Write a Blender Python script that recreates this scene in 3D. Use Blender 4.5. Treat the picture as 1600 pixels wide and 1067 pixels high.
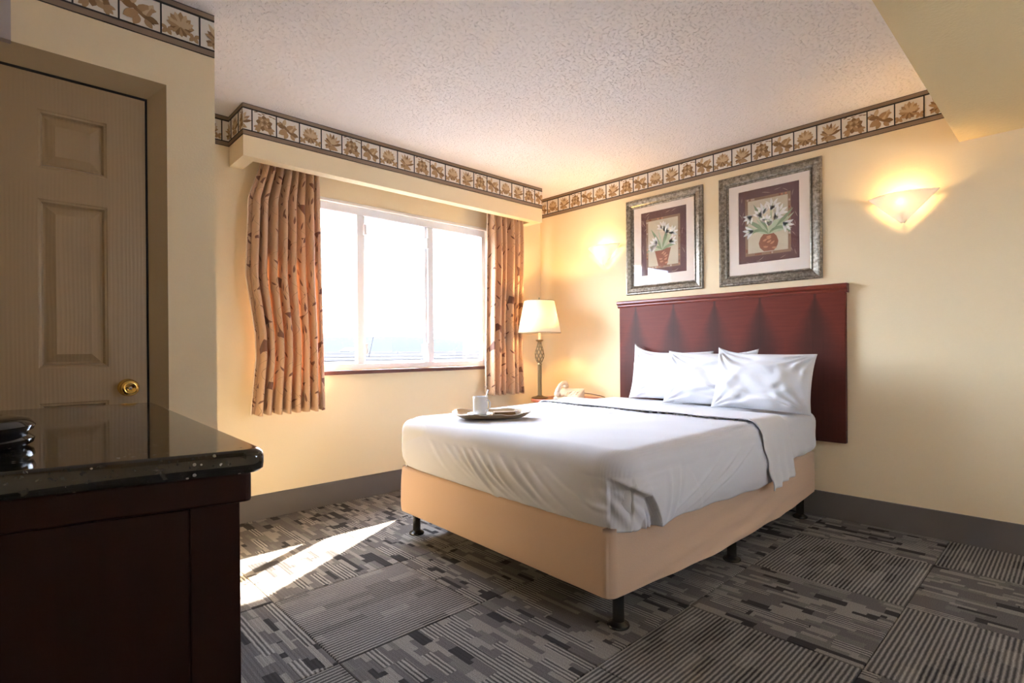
import bpy, bmesh, math, random
from mathutils import Vector, Matrix, noise
random.seed(7)
SC = bpy.context.scene
COL = SC.collection
for o in list(bpy.data.objects): bpy.data.objects.remove(o)

# ------------------------------------------------------------------ camera
F, CX, CY = 841.93, 799.79, 546.98
YAW, PITCH, ROLL, HC = math.radians(46.731), math.radians(-0.096), math.radians(-0.414), 1.0414
fw = Vector((math.cos(YAW)*math.cos(PITCH), math.sin(YAW)*math.cos(PITCH), math.sin(PITCH)))
r0 = Vector((math.sin(YAW), -math.cos(YAW), 0)); u0 = r0.cross(fw)
rt = r0*math.cos(ROLL) + u0*math.sin(ROLL); up = u0*math.cos(ROLL) - r0*math.sin(ROLL)
cam = bpy.data.cameras.new('camera'); camo = bpy.data.objects.new('camera', cam); COL.objects.link(camo)
camo.matrix_world = Matrix(((rt.x, up.x, -fw.x, 0), (rt.y, up.y, -fw.y, 0), (rt.z, up.z, -fw.z, HC), (0, 0, 0, 1)))
cam.sensor_fit = 'HORIZONTAL'; cam.sensor_width = 36; cam.lens = F/1600*36
cam.shift_x = (800-CX)/1600; cam.shift_y = (CY-533.5)/1600; cam.clip_start = 0.02; cam.clip_end = 5000
SC.camera = camo

# ------------------------------------------------------------------ world, sun, exposure
SKY = 13.0
w = bpy.data.worlds.new('sky'); SC.world = w; w.use_nodes = True
bg = w.node_tree.nodes['Background']; bg.inputs[0].default_value = (0.72, 0.82, 1.0, 1); bg.inputs[1].default_value = SKY
sun = bpy.data.lights.new('sun', 'SUN'); suno = bpy.data.objects.new('sun', sun); COL.objects.link(suno)
sun.energy = 45; sun.color = (1.0, 0.90, 0.76); sun.angle = math.radians(0.6)
suno.rotation_euler = Vector((-1.196, -0.645, -1.0)).to_track_quat('-Z', 'Y').to_euler()
suno.location = (12, 9, 9)
SC.view_settings.view_transform = 'Standard'; SC.view_settings.look = 'None'
SC.view_settings.exposure = 1.6; SC.view_settings.gamma = 1; SC.view_settings.use_curve_mapping = False

# ------------------------------------------------------------------ measures
H = 2.44; X0 = 3.674; Y0 = 3.501; YP = 3.239; PX0, PX1 = 0.985, 3.423; PZ = 2.145
YD = 2.483; XE = 0.645; XL = -0.42; YR = -1.6; HB = 0.153

# ------------------------------------------------------------------ node helpers
class NT:
    def __init__(s, name):
        s.m = bpy.data.materials.new(name); s.m.use_nodes = True; s.t = s.m.node_tree
        s.p = s.t.nodes['Principled BSDF']; s.out = s.t.nodes['Material Output']
    def n(s, typ, props=None, **inp):
        nd = s.t.nodes.new(typ)
        for k, v in (props or {}).items(): setattr(nd, k, v)
        for k, v in inp.items():
            key = int(k[1:]) if k[0] == 'i' and k[1:].isdigit() else k.replace('_', ' ')
            s.set(nd.inputs[key], v)
        return nd
    def set(s, sock, v):
        if isinstance(v, bpy.types.NodeSocket): s.t.links.new(v, sock)
        else: sock.default_value = v
    def math(s, op, a, b=0.0, c=0.0):
        nd = s.n('ShaderNodeMath', {'operation': op}); s.set(nd.inputs[0], a); s.set(nd.inputs[1], b); s.set(nd.inputs[2], c)
        return nd.outputs[0]
    def mix(s, fac, a, b):
        nd = s.n('ShaderNodeMix', {'data_type': 'RGBA'}); s.set(nd.inputs[0], fac); s.set(nd.inputs[6], a); s.set(nd.inputs[7], b)
        return nd.outputs[2]
    def coord(s, which='Object'): return s.n('ShaderNodeTexCoord').outputs[which]
    def xyz(s, v):
        nd = s.n('ShaderNodeSeparateXYZ', i0=v); return nd.outputs[0], nd.outputs[1], nd.outputs[2]
    def comb(s, x, y, z=0.0): return s.n('ShaderNodeCombineXYZ', i0=x, i1=y, i2=z).outputs[0]
    def noise(s, vec, scale, detail=2.0, rough=.5):
        nd = s.n('ShaderNodeTexNoise', Scale=scale, Detail=detail, Roughness=rough); s.set(nd.inputs['Vector'], vec); return nd.outputs['Fac']
    def scalev(s, vec, sc):
        nd = s.n('ShaderNodeMapping'); s.set(nd.inputs['Vector'], vec); nd.inputs['Scale'].default_value = sc; return nd.outputs[0]
    def bump(s, h, strength=.3, dist=.01):
        nd = s.n('ShaderNodeBump', Strength=strength, Distance=dist); s.set(nd.inputs['Height'], h)
        s.set(s.p.inputs['Normal'], nd.outputs[0]); return nd.outputs[0]
    def ramp(s, fac, stops, interp='LINEAR'):
        nd = s.n('ShaderNodeValToRGB'); s.set(nd.inputs[0], fac); cr = nd.color_ramp; cr.interpolation = interp
        while len(cr.elements) < len(stops): cr.elements.new(.5)
        for e, (q, c) in zip(cr.elements, stops): e.position = q; e.color = c if len(c) == 4 else (*c, 1)
        return nd.outputs[0]
    def base(s, c, rough=.5, metal=0.0, spec=None):
        s.set(s.p.inputs['Base Color'], (*c, 1) if isinstance(c, tuple) and len(c) == 3 else c)
        s.p.inputs['Roughness'].default_value = rough; s.p.inputs['Metallic'].default_value = metal
        if spec is not None: s.p.inputs['Specular IOR Level'].default_value = spec
        return s

def plain(name, c, rough=.5, metal=0.0, nscale=0, nstr=.1, ndist=.002, var=0.0, spec=None):
    t = NT(name); co = t.coord()
    if var:
        f = t.noise(co, 9.0, 3.0); c2 = tuple(x*(1-var) for x in c)
        t.base(t.mix(f, (*c, 1), (*c2, 1)), rough, metal, spec)
    else: t.base(c, rough, metal, spec)
    if nscale: t.bump(t.noise(co, nscale, 2.0), nstr, ndist)
    return t.m

def m_wall(name, c):
    t = NT(name); co = t.coord()
    t.base(t.mix(t.noise(co, 1.3, 2.0), (*c, 1), tuple(x*.95 for x in c)+(1,)), .75)
    t.bump(t.noise(co, 130.0, 3.0), .16, .004); return t.m
def m_ceiling():
    t = NT('popcorn_ceiling'); co = t.coord()
    n1 = t.noise(co, 82.0, 2.0, .6); sp = t.ramp(n1, [(.30, (0, 0, 0)), (.44, (1, 1, 1))])
    t.base((.88, .83, .81), .95); t.bump(sp, .66, .012); return t.m
def m_wood(name, c1, c2, axis=0, rough=.35, sc=1.0):
    t = NT(name); co = t.coord(); s = [28*sc]*3; s[axis] = 1.6*sc
    g = t.noise(t.scalev(co, s), 1.0, 4.0, .6)
    t.base(t.mix(g, (*c1, 1), (*c2, 1)), rough, 0.0, .2 if rough >= .5 else .5); t.bump(g, .06, .002); return t.m
def m_headboard():
    t = NT('flame_mahogany'); co = t.coord(); x, y, z = t.xyz(co)
    nz = t.noise(co, 5.0, 3.0)
    flame = None
    for yc, wd in ((2.431, .09), (2.101, .10), (1.782, .11), (1.469, .11), (1.137, .12)):
        d = t.math('ABSOLUTE', t.math('SUBTRACT', y, yc))
        drop = t.math('SUBTRACT', 1.34, z)                        # distance below the tip of the figure
        wid = t.math('MULTIPLY', t.math('POWER', t.math('MAXIMUM', drop, 0.0), 1.0), wd*5.2)
        wid = t.math('MULTIPLY', wid, t.math('MULTIPLY_ADD', nz, .7, .65))
        k = t.math('SUBTRACT', 1.0, t.math('DIVIDE', d, t.math('ADD', wid, .012)))
        k = t.math('MAXIMUM', k, 0.0)
        flame = k if flame is None else t.math('MAXIMUM', flame, k)
    flame = t.math('MULTIPLY', t.math('SMOOTH_MIN', t.math('MULTIPLY', flame, 1.25), 1.0, .5), t.math('MULTIPLY_ADD', nz, .5, .62))
    grain = t.noise(t.scalev(co, (3, 4, 70)), 1.0, 4.0, .6)
    gv = t.noise(t.scalev(co, (3, 70, 3)), 1.0, 4.0, .6)
    red = t.mix(grain, (.175, .034, .020, 1), (.10, .018, .013, 1))
    dark = t.mix(gv, (.070, .022, .017, 1), (.032, .012, .010, 1))
    t.base(t.mix(flame, red, dark), .45, 0.0, .2); t.bump(grain, .03, .001); return t.m
def m_carpet(striped):
    t = NT('carpet_striped' if striped else 'carpet_blocks'); co0 = t.coord(); wv_ = t.n('ShaderNodeTexNoise', Scale=45.0, Detail=2.0); t.set(wv_.inputs['Vector'], co0)
    ad = t.n('ShaderNodeVectorMath', {'operation': 'MULTIPLY_ADD'}); t.set(ad.inputs[0], wv_.outputs['Color']); ad.inputs[1].default_value = (.011, .004, 0); t.set(ad.inputs[2], co0)
    co = ad.outputs[0]; x, y, z = t.xyz(co)
    rnd = t.n('ShaderNodeObjectInfo').outputs['Random']; off = t.math('MULTIPLY', rnd, 37.0)
    def cells(hgt, ln, seed):
        row = t.math('FLOOR', t.math('DIVIDE', y, hgt))
        wn = t.n('ShaderNodeTexWhiteNoise', {'noise_dimensions': '2D'}); t.set(wn.inputs['Vector'], t.comb(row, t.math('ADD', off, seed)))
        xx = t.math('ADD', t.math('DIVIDE', x, ln), t.math('MULTIPLY', wn.outputs[0], 5.0))
        wn2 = t.n('ShaderNodeTexWhiteNoise', {'noise_dimensions': '3D'})
        t.set(wn2.inputs['Vector'], t.comb(t.math('FLOOR', xx), row, t.math('ADD', off, seed+3.3)))
        return wn2.outputs[0]
    a = cells(.0432, .118, 1.1); b = cells(.0216, .085, 5.7)
    stripe = t.math('MULTIPLY_ADD', t.math('SINE', t.math('MULTIPLY', y, 2*math.pi/.0155)), .5, .5)
    fine = t.math('MULTIPLY_ADD', t.math('SINE', t.math('MULTIPLY', y, 2*math.pi/.0068)), .5, .5)
    dk, md, lt, xl = (.046, .042, .043, 1), (.165, .152, .148, 1), (.33, .305, .28, 1), (.52, .48, .445, 1)
    if striped:
        cA = t.ramp(a, [(0, dk), (.20, md), (.78, (.22, .205, .195, 1)), (.93, lt)], 'CONSTANT')
        col = t.mix(t.math('POWER', stripe, 1.3), t.mix(.62, cA, (.020, .018, .020, 1)), t.mix(.62, cA, xl))
    else:
        cA = t.ramp(a, [(0, dk), (.24, md), (.66, (.21, .195, .182, 1)), (.85, lt)], 'CONSTANT')
        cB = t.ramp(b, [(0, dk), (.35, md), (.8, lt)], 'CONSTANT')
        col = t.mix(t.math('GREATER_THAN', b, .62), cA, cB)
        smask = t.math('GREATER_THAN', cells(.0432, .15, 9.2), .76)
        sc = t.mix(stripe, dk, xl)
        col = t.mix(t.math('MULTIPLY', smask, .8), col, sc)
        col = t.mix(t.math('MULTIPLY', fine, .35), col, t.mix(.5, col, dk))
    pile = t.noise(co, 330.0, 2.0, .7)
    col = t.mix(t.ramp(pile, [(.40, (0, 0, 0)), (.62, (1, 1, 1))]), col, t.mix(.55, col, (.02, .02, .02, 1)))
    t.base(col, 1.0, 0.0, .1)
    t.bump(t.math('ADD', pile, t.math('MULTIPLY', stripe, .5)), .5, .004); return t.m
def m_granite():
    t = NT('black_granite'); co = t.coord()
    v = t.n('ShaderNodeTexVoronoi', Scale=115.0); t.set(v.inputs['Vector'], co)
    wn = t.xyz(v.outputs['Color'])[0]
    sp = t.math('MULTIPLY', t.math('GREATER_THAN', wn, .86), t.math('LESS_THAN', v.outputs['Distance'], .30))
    n = t.noise(co, 90.0, 4.0, .7)
    c = t.mix(t.ramp(n, [(.50, (0, 0, 0)), (.75, (1, 1, 1))]), (.012, .011, .012, 1), (.040, .035, .030, 1))
    t.base(t.mix(sp, c, (.30, .27, .23, 1)), .06, 0.0, .7); return t.m
def m_curtain():
    t = NT('vine_print_curtain'); uv = t.coord('UV'); 
    wob = t.noise(uv, 7.0, 2.0)
    v = t.n('ShaderNodeTexVoronoi', {'voronoi_dimensions': '2D'}, Scale=7.2); t.set(v.inputs['Vector'], uv); v.inputs['Randomness'].default_value = .7
    def leaves(vor, sc, ln, wd):
        cx, cy, cz = t.xyz(vor.outputs['Color'])
        d = t.n('ShaderNodeVectorMath', {'operation': 'SUBTRACT'}); t.set(d.inputs[0], uv); t.set(d.inputs[1], vor.outputs['Position'])
        rot = t.n('ShaderNodeVectorRotate', {'rotation_type': 'Z_AXIS'}); t.set(rot.inputs['Vector'], d.outputs[0])
        t.set(rot.inputs['Angle'], t.math('MULTIPLY_ADD', cx, 2.4, .4))
        lx, ly, lz = t.xyz(rot.outputs[0])
        q = t.math('DIVIDE', lx, ln)
        prof = t.math('MULTIPLY', t.math('SUBTRACT', 1.0, t.math('MULTIPLY', q, q)), wd)
        prof = t.math('MULTIPLY', prof, t.math('MULTIPLY_ADD', q, .35, .8))
        return t.math('MULTIPLY', t.math('LESS_THAN', t.math('ABSOLUTE', ly), prof), t.math('GREATER_THAN', cy, .15)), ly
    l1, ly = leaves(v, 7.2, .031, .0080)
    v2 = t.n('ShaderNodeTexVoronoi', {'voronoi_dimensions': '2D'}, Scale=5.6); uv2 = t.n('ShaderNodeVectorMath', {'operation': 'ADD'}); t.set(uv2.inputs[0], uv); uv2.inputs[1].default_value = (0, 0, 0)
    t.set(v2.inputs['Vector'], uv); v2.inputs['Randomness'].default_value = .75
    l2, _ = leaves(v2, 5.6, .026, .0070)
    ux, uy, _z = t.xyz(uv)
    def vine(per, k1, k2, off):
        w_ = t.math('ADD', t.math('MULTIPLY', t.math('SINE', t.math('ADD', t.math('MULTIPLY', uy, k1), off)), .28), t.math('MULTIPLY', t.math('SINE', t.math('ADD', t.math('MULTIPLY', uy, k2), t.math('MULTIPLY', ux, 9.0))), .17))
        q = t.math('FRACT', t.math('ADD', t.math('ADD', t.math('DIVIDE', ux, per), w_), off))
        return t.math('LESS_THAN', t.math('ABSOLUTE', t.math('SUBTRACT', q, .5)), .0016/per)
    stem = vine(.17, 17.0, 41.0, .1); stem2 = vine(.23, -13.0, 29.0, 1.7)
    lf = t.math('MAXIMUM', l1, l2); lf2 = t.math('MAXIMUM', lf, t.math('MULTIPLY', t.math('MAXIMUM', stem, stem2), .6))
    cloth = t.mix(t.noise(t.scalev(uv, (220, 30, 1)), 1.0), (.74, .49, .31, 1), (.66, .42, .25, 1))
    col = t.mix(lf2, cloth, (.22, .095, .060, 1))
    t.base(col, .55); t.p.inputs['Sheen Weight'].default_value = .2
    tr = t.n('ShaderNodeBsdfTranslucent'); t.set(tr.inputs['Color'], col)
    ms = t.n('ShaderNodeMixShader'); ms.inputs[0].default_value = .18
    t.t.links.new(t.p.outputs[0], ms.inputs[1]); t.t.links.new(tr.outputs[0], ms.inputs[2]); t.t.links.new(ms.outputs[0], t.out.inputs[0])
    return t.m
def m_glass(name, tint=(1, 1, 1), k=1.0):
    t = NT(name)
    tr = t.n('ShaderNodeBsdfTransparent'); tr.inputs[0].default_value = (*tint, 1)
    gl = t.n('ShaderNodeBsdfGlossy'); gl.inputs['Roughness'].default_value = .01
    lw = t.n('ShaderNodeLayerWeight', Blend=.5); ms = t.n('ShaderNodeMixShader')       # Schlick, the same on both faces of the pane
    t.set(ms.inputs[0], t.math('MULTIPLY_ADD', t.math('POWER', lw.outputs['Facing'], 5.0), .9*k, .04*k))
    t.t.links.new(tr.outputs[0], ms.inputs[1]); t.t.links.new(gl.outputs[0], ms.inputs[2]); t.t.links.new(ms.outputs[0], t.out.inputs[0]); return t.m
def m_shade(name, c, tfac, emit, ecol):
    t = NT(name); t.base(c, .6); t.p.inputs['Emission Color'].default_value = (*ecol, 1); t.p.inputs['Emission Strength'].default_value = emit
    tr = t.n('ShaderNodeBsdfTranslucent'); tr.inputs[0].default_value = (*c, 1)
    ms = t.n('ShaderNodeMixShader'); ms.inputs[0].default_value = tfac
    t.t.links.new(t.p.outputs[0], ms.inputs[1]); t.t.links.new(tr.outputs[0], ms.inputs[2]); t.t.links.new(ms.outputs[0], t.out.inputs[0]); return t.m
def m_linen(name, c, stripes=False, scale=300):
    t = NT(name); co = t.coord(); t.base(c, .85); t.p.inputs['Sheen Weight'].default_value = .15
    h = t.noise(co, scale, 2.0)
    if stripes:
        x, y, z = t.xyz(co); w_ = t.math('SINE', t.math('MULTIPLY', t.math('ADD', y, t.math('MULTIPLY', x, .001)), 2*math.pi/.011))
        h = t.math('ADD', t.math('MULTIPLY', w_, .35), t.math('MULTIPLY', h, .3))
    t.bump(h, .22, .002); return t.m
def m_frame():
    t = NT('antique_silver'); co = t.coord(); n = t.noise(co, 55.0, 4.0, .7)
    t.base(t.ramp(n, [(.3, (.085, .07, .05)), (.5, (.24, .215, .17)), (.72, (.46, .43, .37))]), .38, .75); t.bump(n, .3, .002); return t.m
def m_door():
    t = NT('door_paint'); co = t.coord(); g = t.noise(t.scalev(co, (60, 60, 3.5)), 1.0, 4.0, .65)
    wv = t.n('ShaderNodeTexWave', {'wave_type': 'BANDS', 'bands_direction': 'X'}, Scale=26.0, Distortion=6.0, Detail=2.0)
    wv.inputs['Detail Scale'].default_value = .6; t.set(wv.inputs['Vector'], t.scalev(co, (1, 1, .12)))
    t.base((.37, .26, .14), .40); t.bump(t.math('ADD', g, t.math('MULTIPLY', wv.outputs['Fac'], .6)), .16, .003); return t.m

M = dict(
    wall=m_wall('cream_wall_paint', (.88, .725, .475)), ceiling=m_ceiling(),
    bulk=plain('beige_textured_plaster', (.74, .58, .32), .8, 0, 90, .35, .006),
    base=plain('grey_vinyl_baseboard', (.14, .125, .115), .5, 0, 40, .05, .002, .15),
    white=plain('white_vinyl', (.84, .84, .86), .35), jamb=plain('window_reveal_paint', (.84, .78, .68), .6),
    sill=m_wood('sill_wood', (.17, .065, .045), (.09, .035, .028), 0, .3),
    carpetA=m_carpet(True), carpetB=m_carpet(False), slab=plain('carpet_backing', (.02, .02, .02), .9),
    granite=m_granite(), espresso=m_wood('espresso_wood', (.026, .0055, .004), (.011, .003, .0025), 2, .5),
    door=m_door(), casing=plain('casing_paint', (.39, .28, .15), .5), brass=plain('polished_brass', (.72, .48, .14), .12, 1.0),
    darkgap=plain('dark_gap', (.012, .01, .009), .9), curtain=m_curtain(), lining=plain('curtain_lining', (.80, .66, .50), .8),
    head=m_headboard(), mould=m_wood('mahogany_moulding', (.22, .040, .022), (.11, .018, .012), 1, .28),
    cherry=m_wood('cherry_wood', (.42, .12, .05), (.28, .07, .03), 1, .3),
    sheet=m_linen('white_sheet', (.66, .66, .69)), spread=m_linen('white_bedspread', (.635, .635, .68), True), pillow=m_linen('pillow_cotton', (.66, .66, .68)),
    skirt=m_linen('tan_stretch_cover', (.59, .405, .28), False, 200), black=plain('black_enamel', (.012, .012, .012), .25),
    frame=m_frame(), lip=plain('dark_frame_lip', (.06, .05, .04), .4, .5), mat=plain('cream_mat_board', (.83, .74, .65), .8),
    glass=m_glass('window_glass'), pglass=m_glass('picture_glass', (1, 1, 1), .55),
    sconce=m_shade('frosted_sconce_glass', (.92, .88, .80), .32, .05, (1.0, .86, .64)), bulb=m_shade('lamp_bulb', (1, .9, .7), .2, 2.5, (1, .84, .58)),
    shade=m_shade('cream_lamp_shade', (.94, .86, .70), .50, .05, (1.0, .82, .56)), bronze=plain('aged_brass', (.26, .19, .10), .32, .85),
    candle=plain('candle_sleeve', (.85, .7, .45), .6), phone=plain('beige_plastic', (.72, .60, .46), .4), keyc=plain('pale_key_plastic', (.83, .74, .62), .45),
    grey=plain('grey_plastic', (.16, .15, .14), .5), china=plain('white_china', (.84, .85, .87), .12), tray=plain('antique_bronze_tray', (.46, .35, .21), .38, .5),
    trayrim=plain('polished_tray_rim', (.62, .58, .52), .18, .9), coffee=plain('coffee', (.05, .025, .012), .15), steel=plain('spoon_steel', (.55, .55, .56), .15, 1.0),
    biscuit=plain('brown_wrapper', (.24, .13, .045), .85), foil=plain('foil_cup', (.62, .60, .58), .25, .6), gloss=plain('gloss_black_plastic', (.006, .006, .008), .06),
    bcream=plain('border_cream', (.80, .74, .66), .7), bline=plain('border_black_line', (.018, .014, .012), .6), bband=plain('border_brown_band', (.27, .19, .13), .7),
    b1=plain('border_dark_tan', (.24, .135, .055), .7), b2=plain('border_mid_tan', (.42, .265, .13), .7), b3=plain('border_light_tan', (.60, .44, .26), .7),
    pr_brown=plain('print_maroon', (.135, .055, .052), .6, 0, 0, .1, .002, .3), pr_mos=plain('print_mosaic', (.36, .22, .13), .6, 0, 0, .1, .002, .4), pr_beige=plain('print_beige', (.66, .59, .44), .6, 0, 0, .1, .002, .2),
    pr_pot=plain('print_terracotta', (.32, .11, .055), .6, 0, 0, .1, .002, .4), pr_potl=plain('print_terracotta_light', (.52, .24, .13), .6), pr_g1=plain('print_green', (.24, .33, .19), .6), pr_g2=plain('print_pale_green', (.46, .53, .36), .6),
    pr_w=plain('print_white', (.84, .84, .80), .6), pr_line=plain('print_crack_line', (.55, .42, .33), .6),
    hill=plain('hazy_hill', (.021, .0232, .030), 1.0, 0, 0, .1, .1, .2, 0.0), tree=plain('hazy_tree', (.016, .019, .022), 1.0, 0, 0, .1, .1, .2, 0.0), roof=plain('white_roof_sheet', (.060, .056, .055), .9, 0, 0, .1, .1, 0, 0.0), ground=plain('pale_ground', (.03, .03, .03), 1.0, 0, 0, .1, .1, 0, 0.0), cable=plain('cable_grey', (.03, .03, .03), .6), house=plain('far_house_white', (.08, .08, .08), .9, 0, 0, .1, .1, 0, 0.0),
)

# ------------------------------------------------------------------ mesh helpers
class MB:
    def __init__(s): s.v = []; s.f = []; s.i = []; s.mi = 0
    def add(s, vs, fs):
        b = len(s.v); s.v += [tuple(v) for v in vs]
        for f in fs: s.f.append(tuple(b+k for k in f)); s.i.append(s.mi)
        return s
    def box(s, a, b):
        (x0, y0, z0), (x1, y1, z1) = a, b
        vs = [(x, y, z) for z in (z0, z1) for x, y in ((x0, y0), (x1, y0), (x1, y1), (x0, y1))]
        return s.add(vs, [(3, 2, 1, 0), (4, 5, 6, 7), (0, 1, 5, 4), (1, 2, 6, 5), (2, 3, 7, 6), (3, 0, 4, 7)])
    def prism(s, poly, z0, z1):
        n = len(poly); vs = [(x, y, z0) for x, y in poly]+[(x, y, z1) for x, y in poly]
        fs = [tuple(reversed(range(n))), tuple(range(n, 2*n))]+[(k, (k+1) % n, (k+1) % n+n, k+n) for k in range(n)]
        return s.add(vs, fs)
    def lathe(s, prof, n=24, c=(0, 0, 0), sx=1, sy=1, cap=True):
        vs = []; fs = []
        for r, z in prof:
            for k in range(n):
                a = 2*math.pi*k/n; vs.append((c[0]+r*math.cos(a)*sx, c[1]+r*math.sin(a)*sy, c[2]+z))
        for j in range(len(prof)-1):
            for k in range(n):
                q = (k+1) % n; fs.append((j*n+k, j*n+q, (j+1)*n+q, (j+1)*n+k))
        if cap:
            if prof[0][0] > 1e-6: fs.append(tuple(reversed(range(n))))
            if prof[-1][0] > 1e-6: fs.append(tuple((len(prof)-1)*n+k for k in range(n)))
        return s.add(vs, fs)
    def tube(s, pts, r, n=8):
        pts = [Vector(p) for p in pts]; vs = []; fs = []
        rs = r if isinstance(r, (list, tuple)) else [r]*len(pts)
        for j, p in enumerate(pts):
            d = (pts[min(j+1, len(pts)-1)]-pts[max(j-1, 0)]).normalized()
            a = d.cross(Vector((0, 0, 1))) if abs(d.z) < .95 else d.cross(Vector((1, 0, 0)))
            a.normalize(); b = d.cross(a)
            for k in range(n):
                t = 2*math.pi*k/n; vs.append(p+rs[j]*(a*math.cos(t)+b*math.sin(t)))
        for j in range(len(pts)-1):
            for k in range(n):
                q = (k+1) % n; fs.append((j*n+k, j*n+q, (j+1)*n+q, (j+1)*n+k))
        fs += [tuple(reversed(range(n))), tuple((len(pts)-1)*n+k for k in range(n))]
        return s.add(vs, fs)
    def grid(s, P, wrap=False):
        nr, nc = len(P), len(P[0]); vs = [p for row in P for p in row]; fs = []
        for j in range(nr-1):
            for k in range(nc if wrap else nc-1):
                q = (k+1) % nc; fs.append((j*nc+k, j*nc+q, (j+1)*nc+q, (j+1)*nc+k))
        return s.add(vs, fs)
    def leaf(s, x, y, ang, ln, wd, h=.001, ridge=.0015, bend=0.0, n=5, tone=None):
        """pointed leaf in the local picture plane: x right, y up, z outwards"""
        if tone is not None: s.mi = tone
        L = []; Cc = []; R = []; px, py, a = x, y, ang
        for k in range(n+1):
            t = k/n; wq = wd*.5*math.sin(math.pi*min(1, t*.93+.07))**.8 if 0 < k < n else 0
            nx, ny = -math.sin(a), math.cos(a)
            L.append((px+nx*wq, py+ny*wq, h)); Cc.append((px, py, h+ridge*math.sin(math.pi*t))); R.append((px-nx*wq, py-ny*wq, h))
            px += math.cos(a)*ln/n; py += math.sin(a)*ln/n; a += bend/n
        return s.grid([R, Cc, L])
    def mesh(s, name, mats):
        me = bpy.data.meshes.new(name); me.from_pydata(s.v, [], s.f)
        for m in (mats if isinstance(mats, (list, tuple)) else [mats]): me.materials.append(m)
        me.polygons.foreach_set('material_index', s.i); me.update()
        return me
    def build(s, name, mats, parent=None, smooth=False, bevel=0, fix=True, mat=None):
        me = s.mesh(name, mats)
        if fix:
            bm = bmesh.new(); bm.from_mesh(me); bmesh.ops.recalc_face_normals(bm, faces=bm.faces); bm.to_mesh(me); bm.free()
        return link(name, me, parent, smooth, bevel, mat)
def link(name, me, parent=None, smooth=False, bevel=0, mat=None):
    o = bpy.data.objects.new(name, me); COL.objects.link(o)
    if mat is not None: o.matrix_world = mat
    if parent is not None: o.parent = parent
    if smooth:
        if smooth is True: me.polygons.foreach_set('use_smooth', [True]*len(me.polygons))
        else:
            me.polygons.foreach_set('use_smooth', [True]*len(me.polygons))
            try: me.set_sharp_from_angle(angle=math.radians(smooth))
            except Exception: pass
    if bevel:
        b = o.modifiers.new('bevel', 'BEVEL'); b.width = bevel; b.segments = 2; b.limit_method = 'ANGLE'
    return o
def empty(name, loc=(0, 0, 0), rz=0.0, mat=None):
    o = bpy.data.objects.new(name, None); COL.objects.link(o); o.empty_display_size = .05
    if mat is not None: o.matrix_world = mat
    else: o.location = loc; o.rotation_euler = (0, 0, rz)
    return o
def tag(o, label=None, cat=None, group=None, kind=None):
    if label: o['label'] = label
    if cat: o['category'] = cat
    if group: o['group'] = group
    if kind: o['kind'] = kind
    return o
def struct(o, label=None): return tag(o, label, None, None, 'structure')
def facing(right, upv, out, loc):
    return Matrix(((right[0], upv[0], out[0], loc[0]), (right[1], upv[1], out[1], loc[1]), (right[2], upv[2], out[2], loc[2]), (0, 0, 0, 1)))
def F_head(y, z, x=X0): return facing((0, -1, 0), (0, 0, 1), (-1, 0, 0), (x, y, z))
def F_win(x, z, y=Y0): return facing((1, 0, 0), (0, 0, 1), (0, -1, 0), (x, y, z))
def rrect(x0, y0, x1, y1, r, n=6):
    p = []
    for cx, cy, a0 in ((x1-r, y0+r, -90), (x1-r, y1-r, 0), (x0+r, y1-r, 90), (x0+r, y0+r, 180)):
        for k in range(n+1):
            a = math.radians(a0+90*k/n); p.append((cx+r*math.cos(a), cy+r*math.sin(a)))
    return p

# ================================================================== the room shell
T = .02
fl = struct(MB().box((XL-.1, YR-.1, -.15), (X0+.1, Y0+.1, -.007)).build('floor', M['slab']), 'grey patterned carpet tile floor')
P_ = .605
tiles = {}
def tile_mesh(x0, y0, x1, y1, mname, key):
    cx, cy = (x0+x1)/2, (y0+y1)/2
    if key not in tiles:
        hx, hy = (x1-x0)/2-.0012, (y1-y0)/2-.0012; b = MB(); e = .004
        b.add([(-hx, -hy, -.0068), (hx, -hy, -.0068), (hx, hy, -.0068), (-hx, hy, -.0068), (-hx, -hy, -.002), (hx, -hy, -.002), (hx, hy, -.002), (-hx, hy, -.002),
               (-hx+e, -hy+e, 0), (hx-e, -hy+e, 0), (hx-e, hy-e, 0), (-hx+e, hy-e, 0)],
              [(0, 1, 5, 4), (1, 2, 6, 5), (2, 3, 7, 6), (3, 0, 4, 7), (4, 5, 9, 8), (5, 6, 10, 9), (6, 7, 11, 10), (7, 4, 8, 11), (8, 9, 10, 11), (3, 2, 1, 0)])
        tiles[key] = b.mesh('carpet_tile', M[mname])
    return tiles[key], cx, cy
STR = {(0, 2), (3, 0), (2, -1), (1, 0), (0, 0), (4, 2), (4, -1), (-1, 1), (1, -2), (5, 1), (0, -2)}
for i in range(-3, 6):
    for j in range(-4, 6):
        x0, y0 = .805+i*P_, .495+j*P_; x1, y1 = x0+P_, y0+P_
        x0, y0, x1, y1 = max(x0, XL), max(y0, YR), min(x1, X0), min(y1, Y0)
        if x1-x0 < .03 or y1-y0 < .03: continue
        s_ = (i, j) in STR
        q = 0 if s_ else 1                                 # quarter-turned laying
        dx, dy = (x1-x0, y1-y0)
        if q: me, cx, cy = tile_mesh(-dy/2, -dx/2, dy/2, dx/2, 'carpetB', (round(dy, 3), round(dx, 3), 'B'))
        else: me, cx, cy = tile_mesh(-dx/2, -dy/2, dx/2, dy/2, 'carpetA', (round(dx, 3), round(dy, 3), 'A'))
        o = link('carpet_tile', me, fl); o.location = ((x0+x1)/2, (y0+y1)/2, 0); o.rotation_euler = (0, 0, math.pi/2 if q else 0)

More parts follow.
